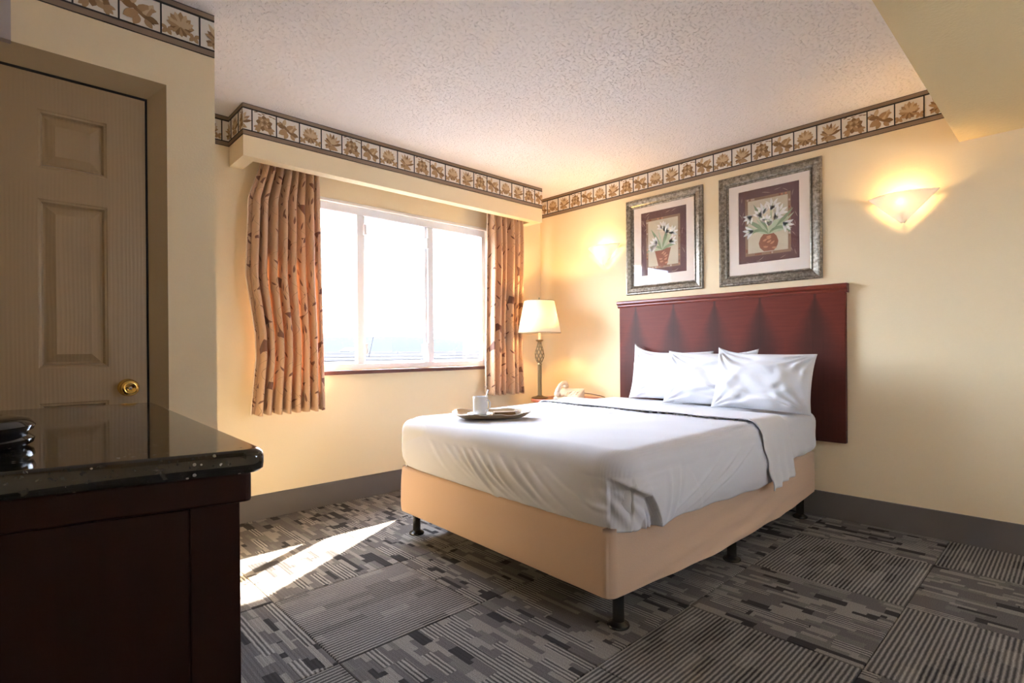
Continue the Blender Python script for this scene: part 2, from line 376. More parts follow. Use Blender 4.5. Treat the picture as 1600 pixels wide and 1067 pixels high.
ce = struct(MB().box((XL-.1, YR-.1, H), (X0+.1, Y0+.1, H+.15)).build('ceiling', M['ceiling']), 'white popcorn textured ceiling')
MB().box((XL, YR, 2.117), (X0, .448, H-.0005)).build('lowered_ceiling', M['bulk'], ce)['label'] = 'beige lowered ceiling section with a straight edge'
WX0, WX1, WZ0, WZ1 = 1.235, 3.02, .905, 2.075
b = MB(); YT = Y0+.06
b.box((XL-.1, Y0, -.15), (WX0, YT, H+.1)); b.box((WX1, Y0, -.15), (X0+.1, YT, H+.1)); b.box((WX0, Y0, -.15), (WX1, YT, WZ0)); b.box((WX0, Y0, WZ1), (WX1, YT, H+.1))
struct(b.build('wall_window', M['wall']), 'cream painted wall holding the window')
struct(MB().box((X0, YR-.1, -.15), (X0+.12, Y0, H+.1)).build('wall_headboard', M['wall']), 'cream painted wall behind the bed')
struct(MB().box((XL-.12, YR-.1, -.15), (XL, Y0, H+.1)).build('wall_left', M['wall']), 'cream painted wall behind the counter')
RX0, RX1, RZ0, RZ1 = 1.90, 2.52, 1.22, 1.86                  # invented window opening, unseen behind the camera, added for fill daylight
b = MB(); b.box((XL, YR-.10, -.15), (RX0, YR, H+.1)); b.box((RX1, YR-.10, -.15), (X0, YR, H+.1)); b.box((RX0, YR-.10, -.15), (RX1, YR, RZ0)); b.box((RX0, YR-.10, RZ1), (RX1, YR, H+.1))
struct(b.build('wall_rear', M['wall']), 'cream painted wall at the entrance end')
WFILL = struct(empty('added_fill_window', (0, 0, 0)), 'small added white framed window, unseen in the rear wall, for fill light')
for a, c in (((RX0, RZ0), (RX1, RZ0+.05)), ((RX0, RZ1-.05), (RX1, RZ1)), ((RX0, RZ0+.05), (RX0+.05, RZ1-.05)), ((RX1-.05, RZ0+.05), (RX1, RZ1-.05)), ((2.19, RZ0+.05), (2.23, RZ1-.05))):
    MB().box((a[0], YR-.07, a[1]), (c[0], YR-.03, c[1])).build('frame', M['white'], WFILL)
for x0, x1 in ((RX0+.05, 2.19), (2.23, RX1-.05)): MB().box((x0, YR-.052, RZ0+.05), (x1, YR-.048, RZ1-.05)).build('pane', M['glass'], WFILL)
# closet wall with a door in it: the opening is -0.42..0.472 wide, 2.095 high
DX1, DZ = .472, 2.095
b = MB(); b.box((DX1, YD, 0), (XE, Y0, H)); b.box((XL, YD, DZ), (DX1, Y0, H)); b.box((XL, YD+.12, 0), (DX1, Y0, DZ))
struct(b.build('wall_door', M['wall']), 'cream closet wall with the panelled door')
struct(MB().box((XL, YD-.03, 2.085), (.022, YD, H)).build('trim_6', plain('grey_wall_panel', (.46, .40, .38), .7)), 'grey boxed corner above the door')
MB()
struct(MB().box((XE, Y0-.012, 0), (X0, Y0, HB)).build('baseboard_window', M['base'], None, False, .002), 'dark grey baseboard under the window')
struct(MB().box((X0-.012, YR, 0), (X0, Y0-.012, HB)).build('baseboard_headboard', M['base'], None, False, .002), 'dark grey baseboard behind the bed')
# pelmet box over the window
b = MB(); b.box((PX0, YP, PZ), (PX1, YP+.075, H)); b.box((PX0, YP+.075, PZ), (PX0+.075, Y0, H)); b.box((PX1-.075, YP+.075, PZ), (PX1, Y0, H))
struct(b.build('trim_5', M['wall']), 'cream boxed pelmet above the window')

# ------------------------------------------------------------------ window
W = struct(empty('window_1', (0, 0, 0)), 'white three-pane sliding window')
def fr(nm, a, b_, m='white', par=W, bev=.003): return MB().box(a, b_).build(nm, M[m], par, False, bev)
ya, yb = Y0+.018, Y0+.052
fr('reveal', (WX0, Y0-.004, WZ1-.022), (WX1, Y0+.058, WZ1), 'jamb'); fr('reveal', (WX1-.020, Y0-.004, WZ0), (WX1, Y0+.058, WZ1-.022), 'jamb'); fr('reveal', (WX0, Y0-.004, WZ0), (WX0+.02, Y0+.058, WZ1-.022), 'jamb')
fr('frame_head', (WX0+.02, ya, 2.0), (WX1-.02, yb, WZ1-.022)); fr('frame_foot', (WX0+.02, ya, WZ0), (WX1-.02, yb, .948))
fr('frame_side', (WX0+.02, ya, .948), (1.31, yb, 2.0)); fr('frame_side', (2.965, ya, .948), (WX1-.02, yb, 2.0))
fr('mullion', (1.815, ya-.004, .948), (1.868, yb, 2.0)); fr('mullion', (2.415, ya-.004, .948), (2.466, yb, 2.0))
fr('sash_stile', (1.868, ya+.012, .93), (1.885, yb, 2.0)); fr('sash_stile', (2.392, ya+.012, .93), (2.415, yb, 2.0))
for x0, x1 in ((1.31, 1.815), (1.868, 2.415), (2.466, 2.965)):
    MB().box((x0, Y0+.038, .945), (x1, Y0+.042, 2.002)).build('pane', M['glass'], W)
for x, z in ((1.874, 1.90), (2.404, 1.87), (1.874, 1.05), (2.404, 1.05)):
    MB().box((x-.012, Y0-.004, z-.04), (x+.012, Y0+.030, z+.04)).build('latch', M['white'], W, False, .005)
MB().box((WX0-.03, Y0-.03, .876), (WX1+.02, Y0+.02, .904)).build('sill', M['sill'], W, False, .005)
# eave outside above the window
struct(MB().box((-3, YT, 2.52), (8, YT+.45, 2.64)).build('trim_7', M['jamb']), 'roof eave outside the window')

# ------------------------------------------------------------------ wallpaper borders
TW, TH = .1290, .1220                                      # clear tile picture
def motif(kind):
    b = MB(); b.mi = 0; b.add([(0, 0, 0), (TW, 0, 0), (TW, TH, 0), (0, TH, 0)], [(0, 1, 2, 3)])
    R_ = random.Random(kind*11+3); c = TW/2
    if kind == 0:      # open round flower with a twig above
        for k in range(9): b.leaf(c, .058, 2*math.pi*k/9+.2, .047, .034, .0006, .003, .2, 5, 1+(k % 2))
        for k in range(8): b.leaf(c, .060, 2*math.pi*k/8, .030, .022, .0022, .002, 0, 4, 2+(k % 2))
        for k in range(11): b.leaf(c, .061, 2*math.pi*k/11, .019, .004, .0045, .001, 0, 3, 1)
        for sx in (-1, 1):
            for a in (-.5, .1, -1.0): b.leaf(c+sx*.022, .030, math.pi/2-sx*(math.pi/2-a), .038, .018, .0009, .0025, -sx*.4, 5, 2)
        for k in range(6): b.leaf(.006+k*.020, .110-.006*math.sin(k*1.7), .25*math.cos(k*2), .026, .006, .001, .001, 0, 3, 1)
    elif kind == 1:    # sprig running from top left to bottom right
        b.leaf(.012, .098, -.75, .13, .018, .0008, .002, .2, 6, 1)
        for x, y, a, l, wd, tn in ((.050, .062, .35, .070, .034, 2), (.045, .060, 2.6, .052, .030, 1), (.060, .050, -2.7, .058, .036, 2), (.068, .045, .75, .066, .030, 3), (.075, .040, -.1, .052, .026, 1),
                                   (.060, .040, -1.9, .044, .026, 2), (.080, .035, -1.0, .040, .024, 2), (.036, .075, 1.2, .044, .022, 3), (.085, .040, 1.25, .055, .020, 2), (.030, .085, 3.5, .035, .020, 2)):
            b.leaf(x, y, a, l, wd, .0012, .003, R_.uniform(-.5, .5), 5, tn)
    elif kind == 2:    # lotus bloom over lobed leaves
        for k in range(9): a = math.pi*(k+.5)/9; b.leaf(c, .048, a, .062-.012*abs(k-4)/4, .026, .0008+.0002*k, .003, 0, 5, 2+(k % 2))
        for k in range(6): a = math.pi*(k+.5)/6; b.leaf(c, .050, a, .040, .020, .0030, .002, 0, 5, 3)
        for k in range(7): b.leaf(c, .050, math.pi+math.pi*(k+.5)/7, .040, .022, .0008, .003, .3, 5, 1+(k % 2))
        for x in (.018, .112): 
            for a in (.4, 2.7, 4.0, 5.3): b.leaf(x, .026, a, .026, .016, .001, .002, 0, 4, 2)
    else:              # spiky fan of leaves with a root scroll
        for k in range(8): b.leaf(.062, .040, .15+.36*k, .072 if k < 6 else .05, .019, .0008+.0002*k, .003, .25, 5, 1+(k % 3))
        for k in range(5): b.leaf(.066, .042, .5+.45*k, .046, .014, .0030, .002, -.2, 5, 3)
        for a, l in ((3.6, .045), (4.4, .040), (5.5, .055), (5.0, .038)): b.leaf(.060, .038, a, l, .024, .001, .003, .6, 5, 2)
        b.leaf(.020, .030, -.2, .05, .022, .001, .003, .5, 5, 1)
    me = b.mesh('border_tile', [M['bcream'], M['b1'], M['b2'], M['b3']])
    me.polygons.foreach_set('use_smooth', [True]*len(me.polygons))
    return me
MOT = [motif(k) for k in range(4)]
def border(name, mat, length, first, label, phase=0, lo=0.0, pitch=.1352):
    """mat: frame at the left end of the strip on the wall, at ceiling height; local x right, y up, z out"""
    root = struct(empty(name, mat=mat), label)
    def strip(nm, a, b_, z, m): return MB().box((lo, a, 0), (length, b_, z)).build(nm, M[m], root)
    strip('band', -.022, 0, .0030, 'bband'); strip('band', -.177, -.150, .0030, 'bband'); strip('backing', -.150, -.022, .0006, 'bcream')
    strip('line', -.029, -.022, .0042, 'bline'); strip('line', -.152, -.146, .0042, 'bline'); strip('line', -.177, -.1745, .0036, 'bline'); strip('line', -.003, 0, .0036, 'bline'); 
    k = -math.ceil(first/pitch)-1
    while True:
        x = first+k*pitch
        if x-.0028 > length: break
        if x+.0028 > lo and x+.0028 < length: MB().box((max(lo, x-.0028), -.147, 0), (min(length, x+.0028), -.028, .0042)).build('line', M['bline'], root)
        a, b_ = x+.0028, x+pitch-.0028
        if b_ > lo+.005 and a < length-.005:
            me = MOT[(k+phase) % 4]
            if a < lo or b_ > length:
                bm = bmesh.new(); bm.from_mesh(me); g = list(bm.verts)+list(bm.edges)+list(bm.faces)
                if b_ > length: bmesh.ops.bisect_plane(bm, geom=g, plane_co=(length-a, 0, 0), plane_no=(1, 0, 0), clear_outer=True)
                g = list(bm.verts)+list(bm.edges)+list(bm.faces)
                if a < lo: bmesh.ops.bisect_plane(bm, geom=g, plane_co=(lo-a, 0, 0), plane_no=(-1, 0, 0), clear_outer=True)
                me = me.copy(); bm.to_mesh(me); bm.free()
            o = link('border_tile', me, root); o.location = (a, -.146, .0009)
        k += 1
    return root
border('trim_1', F_win(PX0, H, YP), PX1-PX0, .047, 'leaf-patterned wallpaper border along the window pelmet', 0)
border('trim_2', F_head(Y0, H), Y0-.448, Y0-1.399, 'leaf-patterned wallpaper border on the headboard wall', 1, 0.0, .1338)
border('trim_3', F_win(XL, H, YD), XE-XL, .0642, 'leaf-patterned wallpaper border above the panelled door', 0)
border('trim_4', F_head(Y0, H, PX0), Y0-YP, .05, 'leaf-patterned wallpaper border on the short pelmet end', 3)
border('trim_8', F_win(XE, H, Y0), PX0-XE, .03, 'leaf-patterned wallpaper border left of the pelmet', 1)

# ------------------------------------------------------------------ door
D = struct(empty('door_1', (0, YD+.05, 0)), 'tan six-panel wooden door with a brass knob')
DW0, DW1, DT = -.36, .408, 2.028
b = MB()
XS_ = [DW0, -.235, -.035, .087, .287, DW1]; ZS = [0, .22, .86, .985, 1.588, 1.697, 1.905, DT]
for i in range(5):
    for j in range(7):
        if i in (1, 3) and j in (1, 3, 5): continue
        b.box((XS_[i], 0, ZS[j]), (XS_[i+1], .035, ZS[j+1]))
b.build('door_leaf', M['door'], D)
def dpanel(x0, z0, x1, z1):
    lv = [(0, 0.0), (.004, .003), (.010, .004), (.016, .017), (.022, .017), (.050, .003), (.053, .003)]; P = []
    for d, y in lv: P.append([(x0+d, y, z0+d), (x1-d, y, z0+d), (x1-d, y, z1-d), (x0+d, y, z1-d)])
    q = MB(); q.grid(P, True); n = len(q.v); q.f.append((n-4, n-3, n-2, n-1)); q.i.append(0)
    return q.build('raised_panel', M['door'], D)
for x0, x1 in ((-.235, -.035), (.087, .287)):
    for z0, z1 in ((.22, .86), (.985, 1.588), (1.697, 1.905)): dpanel(x0, z0, x1, z1)
# splayed casing: from the wall face in to the door
def quad_strip(a, b_): return [(a[0], a[1], a[2]), (b_[0], b_[1], b_[2])]
inx, inz = .415, 2.036
b = MB(); A = [(DX1, YD-.001, 0), (DX1, YD-.001, DZ), (XL, YD-.001, DZ)]; Bn = [(inx, YD+.048, 0), (inx, YD+.048, inz), (XL, YD+.048, inz)]; Cn = [(inx, YD+.12, 0), (inx, YD+.12, inz), (XL, YD+.12, inz)]; Dn = [(DX1, YD+.12, 0), (DX1, YD+.12, DZ), (XL, YD+.12, DZ)]
b.grid([A, Bn, Cn, Dn, A]); cs = b.build('casing', M['casing'], None, False, 0); cs.parent = D; cs.matrix_parent_inverse = Matrix.Translation((0, -(YD+.05), 0))
g_ = MB(); g_.box((inx-.006, -.004, 0), (inx, .03, inz-.006)); g_.box((XL, -.004, inz-.008), (inx, .03, inz)); g_.build('door_gap', M['darkgap'], D)
k = MB().lathe([(.033, 0), (.033, .006), (.016, .010), (.013, .022), (.020, .030), (.029, .040), (.031, .050), (.027, .060), (.016, .064), (.015, .062), (.006, .061), (.0, .061)], 32).build('knob', M['brass'], D, True)
k.matrix_local = Matrix.Translation((.345, 0, .905)) @ Matrix.Rotation(math.radians(90), 4, 'X')
pin = MB().lathe([(.006, .060), (.006, .066), (.0, .067)], 16).build('privacy_button', M['steel'], k, True)

# ================================================================== counter and its top
ctr = [(XL+.002, 1.055), (.308, .900), (.338, 1.995), (XL+.002, 2.065)]
def inset(poly, d):
    (x0, y0), (x1, y1), (x2, y2), (x3, y3) = poly
    return [(x0, y0+d), (x1-d, y1+d), (x2-d, y2-d), (x3, y3-d)]
def rounded_quad(poly, r=.03):
    p = [poly[0]]
    for k in (1, 2):
        a, c, e = Vector(poly[k-1]), Vector(poly[k]), Vector(poly[k+1]); p0 = c+(a-c).normalized()*r; p1 = c+(e-c).normalized()*r
        for t in [q/6 for q in range(7)]: p.append(tuple(p0.lerp(c, t).lerp(c.lerp(p1, t), t)))
    return p+[poly[3]]
ct = MB(); prof = [(.006, .848), (.001, .853), (0, .862), (0, .872), (.002, .880), (.008, .8849), (.0095, .885), (.014, .885)]
rings = [[(x, y, z) for x, y in rounded_quad(inset(ctr, d))] for d, z in prof]
ct.grid(rings, True); n = len(rings[0]); ct.f.append(tuple(reversed(range(n)))); ct.i.append(0); ct.f.append(tuple(len(ct.v)-n+q for q in range(n))); ct.i.append(0)
o = ct.build('granite_countertop', M['granite'], None, 40)
tag(o, 'polished black speckled granite top on the dark cabinet', 'countertop')
cab = tag(empty('counter_cabinet', (.28, .95, 0)), 'dark espresso wooden counter cabinet in the left foreground', 'cabinet')
def cpart(b, nm, m='espresso', bev=.002):
    o = b.build(nm, M[m], None, False, bev); o.parent = cab; o.matrix_parent_inverse = Matrix.Translation((-.28, -.95, 0)); return o
bx = inset(ctr, .034); cpart(MB().prism(bx, .0, .80), 'carcass', bev=.001)
cpart(MB().prism(rounded_quad(inset(ctr, .018), .015), .800, .8475), 'top_rail', bev=.004)
# end panel with corner stiles facing the camera
e0, e1 = Vector(bx[0]), Vector(bx[1]); ed = (e1-e0).normalized(); en = Vector((ed.y, -ed.x)); L_ = (e1-e0).length
def face_piece(t0, t1, z0, z1, d, nm):
    a, c = e0+ed*t0, e0+ed*t1; poly = [tuple(a+en*d), tuple(c+en*d), tuple(c-en*.002), tuple(a-en*.002)]
    return cpart(MB().prism(poly, z0, z1), nm, bev=.0015)
face_piece(L_-.068, L_, 0, .800, .006, 'corner_stile'); face_piece(0, .06, 0, .800, .006, 'corner_stile'); face_piece(.062, L_-.070, 0, .798, .003, 'end_panel')
ap = tag(empty('coffee_maker', (-.062, 1.235, .8855)), 'glossy black rounded appliance base at the left edge of the granite', 'coffee maker')
MB().lathe([(.088, 0), (.098, .006), (.100, .014), (.092, .022), (.088, .024)], 40).build('base', M['gloss'], ap, 50)
MB().lathe([(.086, .024), (.098, .028), (.101, .036), (.092, .046), (.06, .052), (.055, .050), (.0, .050)], 40).build('warming_plate', M['gloss'], ap, 50)
MB().box((-.17, -.06, 0), (-.085, .06, .29)).build('tower', M['gloss'], ap, False, .02)

# ================================================================== bed
BX0n, BX0f = 1.555, 1.605       # foot edge x at the near and far sides
def foot_x(y): return BX0n+(BX0f-BX0n)*(y-1.12)/1.5
base = tag(empty('bed_base', (2.6, 1.88, 0)), 'tan fabric covered box spring on black steel legs', 'bed base')
def bpart(o): o.parent = base; o.matrix_parent_inverse = Matrix.Translation((-2.6, -1.88, 0)); return o
def perim(x_head, y_near, y_far, r, ins=0.0, nside=110, nfoot=90, nc=14):
    """open path: near side from the head to the foot, foot, far side back; returns (pos, normal, arclength)"""
    cn = (foot_x(y_near)+ins+r, y_near+r); cf = (foot_x(y_far)+ins+r, y_far-r); P = []
    for k in range(nside): t = 1-(1-k/nside)**1.9; P.append((Vector((x_head+(cn[0]-x_head)*t, y_near)), Vector((0, -1))))
    for k in range(nc): a = math.radians(-90-90*k/nc); P.append((Vector((cn[0]+r*math.cos(a), cn[1]+r*math.sin(a))), Vector((math.cos(a), math.sin(a)))))
    A_, B_ = Vector((cn[0]-r, cn[1])), Vector((cf[0]-r, cf[1]))
    for k in range(nfoot): P.append((A_.lerp(B_, (k/nfoot)**1.35), Vector((-1, 0))))
    for k in range(nc): a = math.radians(180-90*k/nc); P.append((Vector((cf[0]+r*math.cos(a), cf[1]+r*math.sin(a))), Vector((math.cos(a), math.sin(a)))))
    for k in range(nside+1): t = k/nside; P.append((Vector((cf[0]+(x_head-cf[0])*t, y_far)), Vector((0, 1))))
    out = []; s = 0.0; prev = P[0][0]
    for p, nrm in P: s += (p-prev).length; prev = p; out.append((p, nrm, s))
    return out
def N3(x, y, z): return noise.noise(Vector((x, y, z)))
def G(x, c, w_): return math.exp(-((x-c)/w_)**2)
# stretch cover of the box spring
pp = perim(3.645, 1.150, 2.625, .035); rows = []
S_near = [s for p, n_, s in pp if p.y < 1.151 and n_.y < -.9][-1]      # arclength where the near corner begins
zs = [.395, .38, .36, .34, .32, .30, .28, .26, .24, .22, .20, .185, .17, .16, .152, .148, .150]
for kz, z in enumerate(zs):
    row = []
    for p, n_, s in pp:
        t = kz/(len(zs)-1); near = n_.y < -.5; u = min(1, s/S_near)
        d = .004*math.sin(math.pi*t)
        zz = z
        if near:
            belly = math.sin(math.pi*min(1, max(0, u)))          # the near side bulges and its lower edge hangs
            d += .034*belly*t**1.5; zz = z-.018*belly*t
            d += .0050*belly*(math.sin((z*80+s*6.5+N3(s*2.5, z*4, 0)*3.0)))*(.35+.9*t)+.003*math.sin(z*150+s*13+4*N3(s*2, z*3, 9))*belly
        else:
            d += .006*math.sin(math.pi*t)+.002*N3(s*4, z*9, 4)
        if kz == len(zs)-1: d -= .02
        row.append((p.x+n_.x*d, p.y+n_.y*d, zz))
    rows.append(row)
top = [(p.x-n_.x*.12, p.y-n_.y*.12, .396) for p, n_, s in pp]
bot = [(p.x-n_.x*.10, p.y-n_.y*.10, .152) for p, n_, s in pp]
bpart(MB().grid([top]+rows+[bot]).build('fitted_cover', M['skirt'], None, True))
bpart(MB().box((1.64, 1.19, .16), (3.63, 2.58, .385)).build('box_frame', M['skirt'], None))
legs = [(1.672, 1.203), (2.593, 1.19), (3.54, 1.197), (1.696, 2.60), (2.593, 2.57), (3.54, 2.57)]
lm = None
for x, y in legs:
    if lm is None:
        lm = MB().lathe([(.040, 0), (.042, .004), (.040, .010), (.030, .016), (.022, .022), (.021, .19)], 24).mesh('leg', M['black'])
    o = link('leg', lm, None, 40); o.location = (x, y, 0); bpart(o)
# mattress with fitted sheet
def rbox(x0, y0, z0, x1, y1, z1, r, rz, n=8, wob=0.0, sub=24):
    b = MB(); P = []
    prof = [(-(1-math.cos(a))*rz if 0 else rz*(1-math.cos(math.radians(t))), rz*(1-math.sin(math.radians(t)))) for a, t in ((0, 0),)]
    lv = [(rz*(1-math.sin(math.radians(a))), z0+rz*(1-math.cos(math.radians(a)))) for a in range(0, 91, 15)]
    lv += [(0, z0+rz+(z1-z0-2*rz)*k/6) for k in range(1, 6)]
    lv += [(rz*(1-math.cos(math.radians(a))), z1-rz+rz*math.sin(math.radians(a))) for a in range(0, 91, 15)]
    for d, z in lv:
        poly = rrect(x0+d, y0+d, x1-d, y1-d, max(r-d, .01), n); Q = []
        for k in range(len(poly)):
            a, c = Vector(poly[k]), Vector(poly[(k+1) % len(poly)]); m_ = sub if (c-a).length > .3 else 1
            for q in range(m_): Q.append(a.lerp(c, q/m_))
        cx, cy = (x0+x1)/2, (y0+y1)/2; row = []
        for p in Q:
            dd = wob*N3(p.x*6, p.y*6, z*7) + wob*.8*math.sin(p.x*34+z*40+4*N3(p.x*2, z*3, 1))*max(0, 1-(z-z0)/(z1-z0))
            nn = Vector((p.x-cx, p.y-cy)); nn = Vector((0, math.copysign(1, nn.y))) if abs(nn.y) > (y1-y0)/2-.05 else Vector((math.copysign(1, nn.x), 0))
            row.append((p.x+nn.x*dd, p.y+nn.y*dd, z))
        P.append(row)
    b.grid(P, True); n_ = len(P[0]); b.f.append(tuple(range(len(b.v)-n_, len(b.v)))); b.i.append(0); b.f.append(tuple(reversed(range(n_)))); b.i.append(0)
    return b
o = rbox(1.60, 1.112, .397, 3.612, 2.640, .655, .07, .06, 8, .006, 60).build('mattress', M['sheet'], None, True)
tag(o, 'white mattress in a fitted sheet on the tan bed base', 'mattress')

# bedspread
def zsurf(x, y): return .668+.006*N3(x*1.7, y*1.7, 2)+.004*N3(x*5, y*5, 3)
YN, YF, XH = 1.094, 2.662, 3.06
def spread_grid(x_head, infl, hem, name, wr=1.0, s_to=None, corner=True, zadd=0.0):
    R_ = .085; pq = perim(x_head, YN-infl+R_, YF+infl-R_, .05, R_-infl, 190, 210, 36)
    sN = max(s for p, n_, s in pq if n_.y < -.999); sF = min(s for p, n_, s in pq if n_.x < -.999); sF2 = max(s for p, n_, s in pq if n_.x < -.999)
    ymid = (YN+YF)/2; nt, na, ns = 46, 9, 34; P = [[] for _ in range(nt+na+ns)]
    for p, n_, s in pq:
        c = Vector((max(min(p.x, x_head), 1.57+.70), ymid))
        if p.x > c.x: c.x = p.x
        hz = hem(p, n_, s, sN, sF, sF2)
        for k in range(nt):
            q = c.lerp(p, k/(nt-1)); P[k].append((q.x, q.y, zsurf(q.x, q.y)+zadd))
        zt = zsurf(p.x, p.y)+zadd
        for k in range(na):
            a = math.pi/2*(k+1)/na; P[nt+k].append((p.x+n_.x*R_*math.sin(a), p.y+n_.y*R_*math.sin(a), zt-R_*(1-math.cos(a))))
        q0 = p+n_*R_; z0 = zt-R_
        for k in range(ns):
            t = (k+1)/ns; z = z0+(hz-z0)*t; d = 0.0
            foot = n_.x < -.9; near = n_.y < -.9
            uf = (s-sF)/(sF2-sF)                                   # 0 near .. 1 far along the foot
            if wr:
                d += .004*N3(s*5, z*5, 7)
                if foot:
                    for u0_, sl, wd_, am in ((.30, .55, .014, .006), (.36, .50, .012, .007), (.43, .55, .016, .009), (.50, .50, .013, .008), (.56, .6, .012, .010), (.60, .55, .010, .008), (.645, .5, .012, .011), (.70, .6, .013, .008), (.76, .7, .02, .006), (.22, .8, .018, .006), (.86, .5, .02, .005)):
                        cc = u0_-.03-sl*(t**1.1)*.42
                        d += am*(G(uf, cc, wd_)-.45*G(uf, cc+.028, wd_*1.2))*math.sin(math.pi*min(1, t*.9+.06))
                    d += .020*math.sin(math.pi*min(1, t*.85))*(1-.5*abs(uf-.5))          # soft belly
                    d -= .018*t**3
                elif near:
                    ux = (sN-s)
                    d += .014*math.sin(math.pi*min(1, t*.9))
                    for u0_, sl, wd_, am in ((.16, -.05, .016, .006), (.24, -.08, .014, .006), (.62, -.5, .022, .005), (.80, -.55, .02, .005), (.95, -.6, .022, .006)):
                        cc = u0_+sl*t; d += am*(G(ux, cc, wd_)-.6*G(ux, cc+.03, wd_))*math.sin(math.pi*min(1, t*.9+.06))
                    d -= .012*t**3
                if corner:
                    # folded corner: the near-side panel laps over a pleated gusset
                    w0 = sN+.060-.150*t**.9                               # lap edge runs down and back along the near side
                    rel = s-w0
                    if -.35 < rel < .30:
                        tt = min(1, t*4)
                        if rel < 0: d += .020*tt*math.exp(rel/.14)
                        else:
                            d -= tt*max(0, 1-rel/.17)**1.5*(.026*min(1, rel/.010))*(.35+.65*min(1, 2.2*t))
                            for pl, am in ((.024, .008), (.050, .010), (.080, .007)):
                                c_ = pl*(.35+.95*t); d += am*min(1, 1.6*t)*(G(rel, c_, .010)-.6*G(rel, c_+.016, .010))
            P[nt+na+k].append((q0.x+n_.x*d, q0.y+n_.y*d, z))
    return MB().grid(P)
def hem1(p, n_, s, sN, sF, sF2):
    if n_.y < -.9: u = max(0, sN-s); return .392-.045*min(1, u/1.0)-.014*G(u, .03, .10)+.003*math.sin(s*21)
    if n_.y > .9: return .36
    if n_.x < -.9: u = (s-sF)/(sF2-sF); return .390-.016*math.sin(math.pi*u)+.010*u
    return .382
sp = tag(empty('bedspread', (2.3, 1.88, .66)), 'white bedspread with a fine rib tucked over the bed', 'bedspread')
def sppart(o): o.parent = sp; o.matrix_parent_inverse = Matrix.Translation((-2.3, -1.88, -.66)); return o
o = spread_grid(XH-.14, 0, hem1, 'cover').build('cover', M['spread'], None, True); sppart(o)
sd = o.modifiers.new('thick', 'SOLIDIFY'); sd.thickness = .006; sd.offset = -1
# turned-down band: crosses the bed and hangs lower on both sides
def band():
    b = MB(); rows = []; nx = 34
    path = []                                                  # (y, z, hang) path across the bed
    zt = .6755; R_ = .088; ynear, yfar = YN-.012, YF+.012
    for k in range(24): t = k/24; path.append((ynear, .335+(zt-R_-.335)*t, -1, 1-t))
    for k in range(13): a = math.pi/2*k/12; path.append((ynear+R_*(1-math.cos(a)), zt-R_+R_*math.sin(a), 0, 0))
    for k in range(1, 60): path.append((ynear+R_+(yfar-ynear-2*R_)*k/60, zt, 0, 0))
    for k in range(13): a = math.pi/2*(1-k/12); path.append((yfar-R_*(1-math.cos(a)), zt-R_+R_*math.sin(a), 0, 0))
    for k in range(1, 25): t = k/24; path.append((yfar, zt-R_-(zt-R_-.335)*t, 1, t))
    for i in range(nx+1):
        u = i/nx; row = []
        for (y, z, side, hang) in path:
            yy = min(max((y-YN)/(YF-YN), 0), 1)
            x_s = 2.70+.03*yy+.05*max(0, yy-.6)+.010*math.sin(yy*23)*(1-abs(side))+.010*math.sin(z*55)*abs(side) + (.10*hang if side else 0)
            x_h = 3.03+.06*yy+.012*math.sin(yy*11+1)+(.075*hang if side else 0)
            x = x_s+(x_h-x_s)*u; zz = z; dy = 0
            if side:
                dy = side*(.006*math.sin(u*22+hang*1.5)*hang + .010*hang); zz = z+(.018*u*hang) - .012*hang*(1 if .35 > u else 0)
            else: zz = z+.003*N3(x*7, y*5, 1)+.004*G(u, 0, .06)
            row.append((x, y+dy, zz))
        rows.append(row)
    return b.grid(rows)
o = band().build('turned_down_band', M['sheet'], None, True); sppart(o); o['label'] = 'smooth white band turned back below the pillows'
sd = o.modifiers.new('thick', 'SOLIDIFY'); sd.thickness = .0045; sd.offset = 1

# open hem stitches along the lower edge of the band
st = MB()
for k in range(58):
    yy = k/57; y = YN+.07+(YF-YN-.14)*yy; y_ = (y-YN)/(YF-YN)
    x = 2.70+.03*y_+.05*max(0, y_-.6)+.010*math.sin(y_*23)-.004
    if k % 2 == 0 or k % 5 == 0: st.box((x-.003, y-.008, .672), (x+.003, y+.008, .6775))
tag(sppart(st.build('hem_stitches', M['grey'], None)), 'row of open hem stitches', None, None, 'stuff')
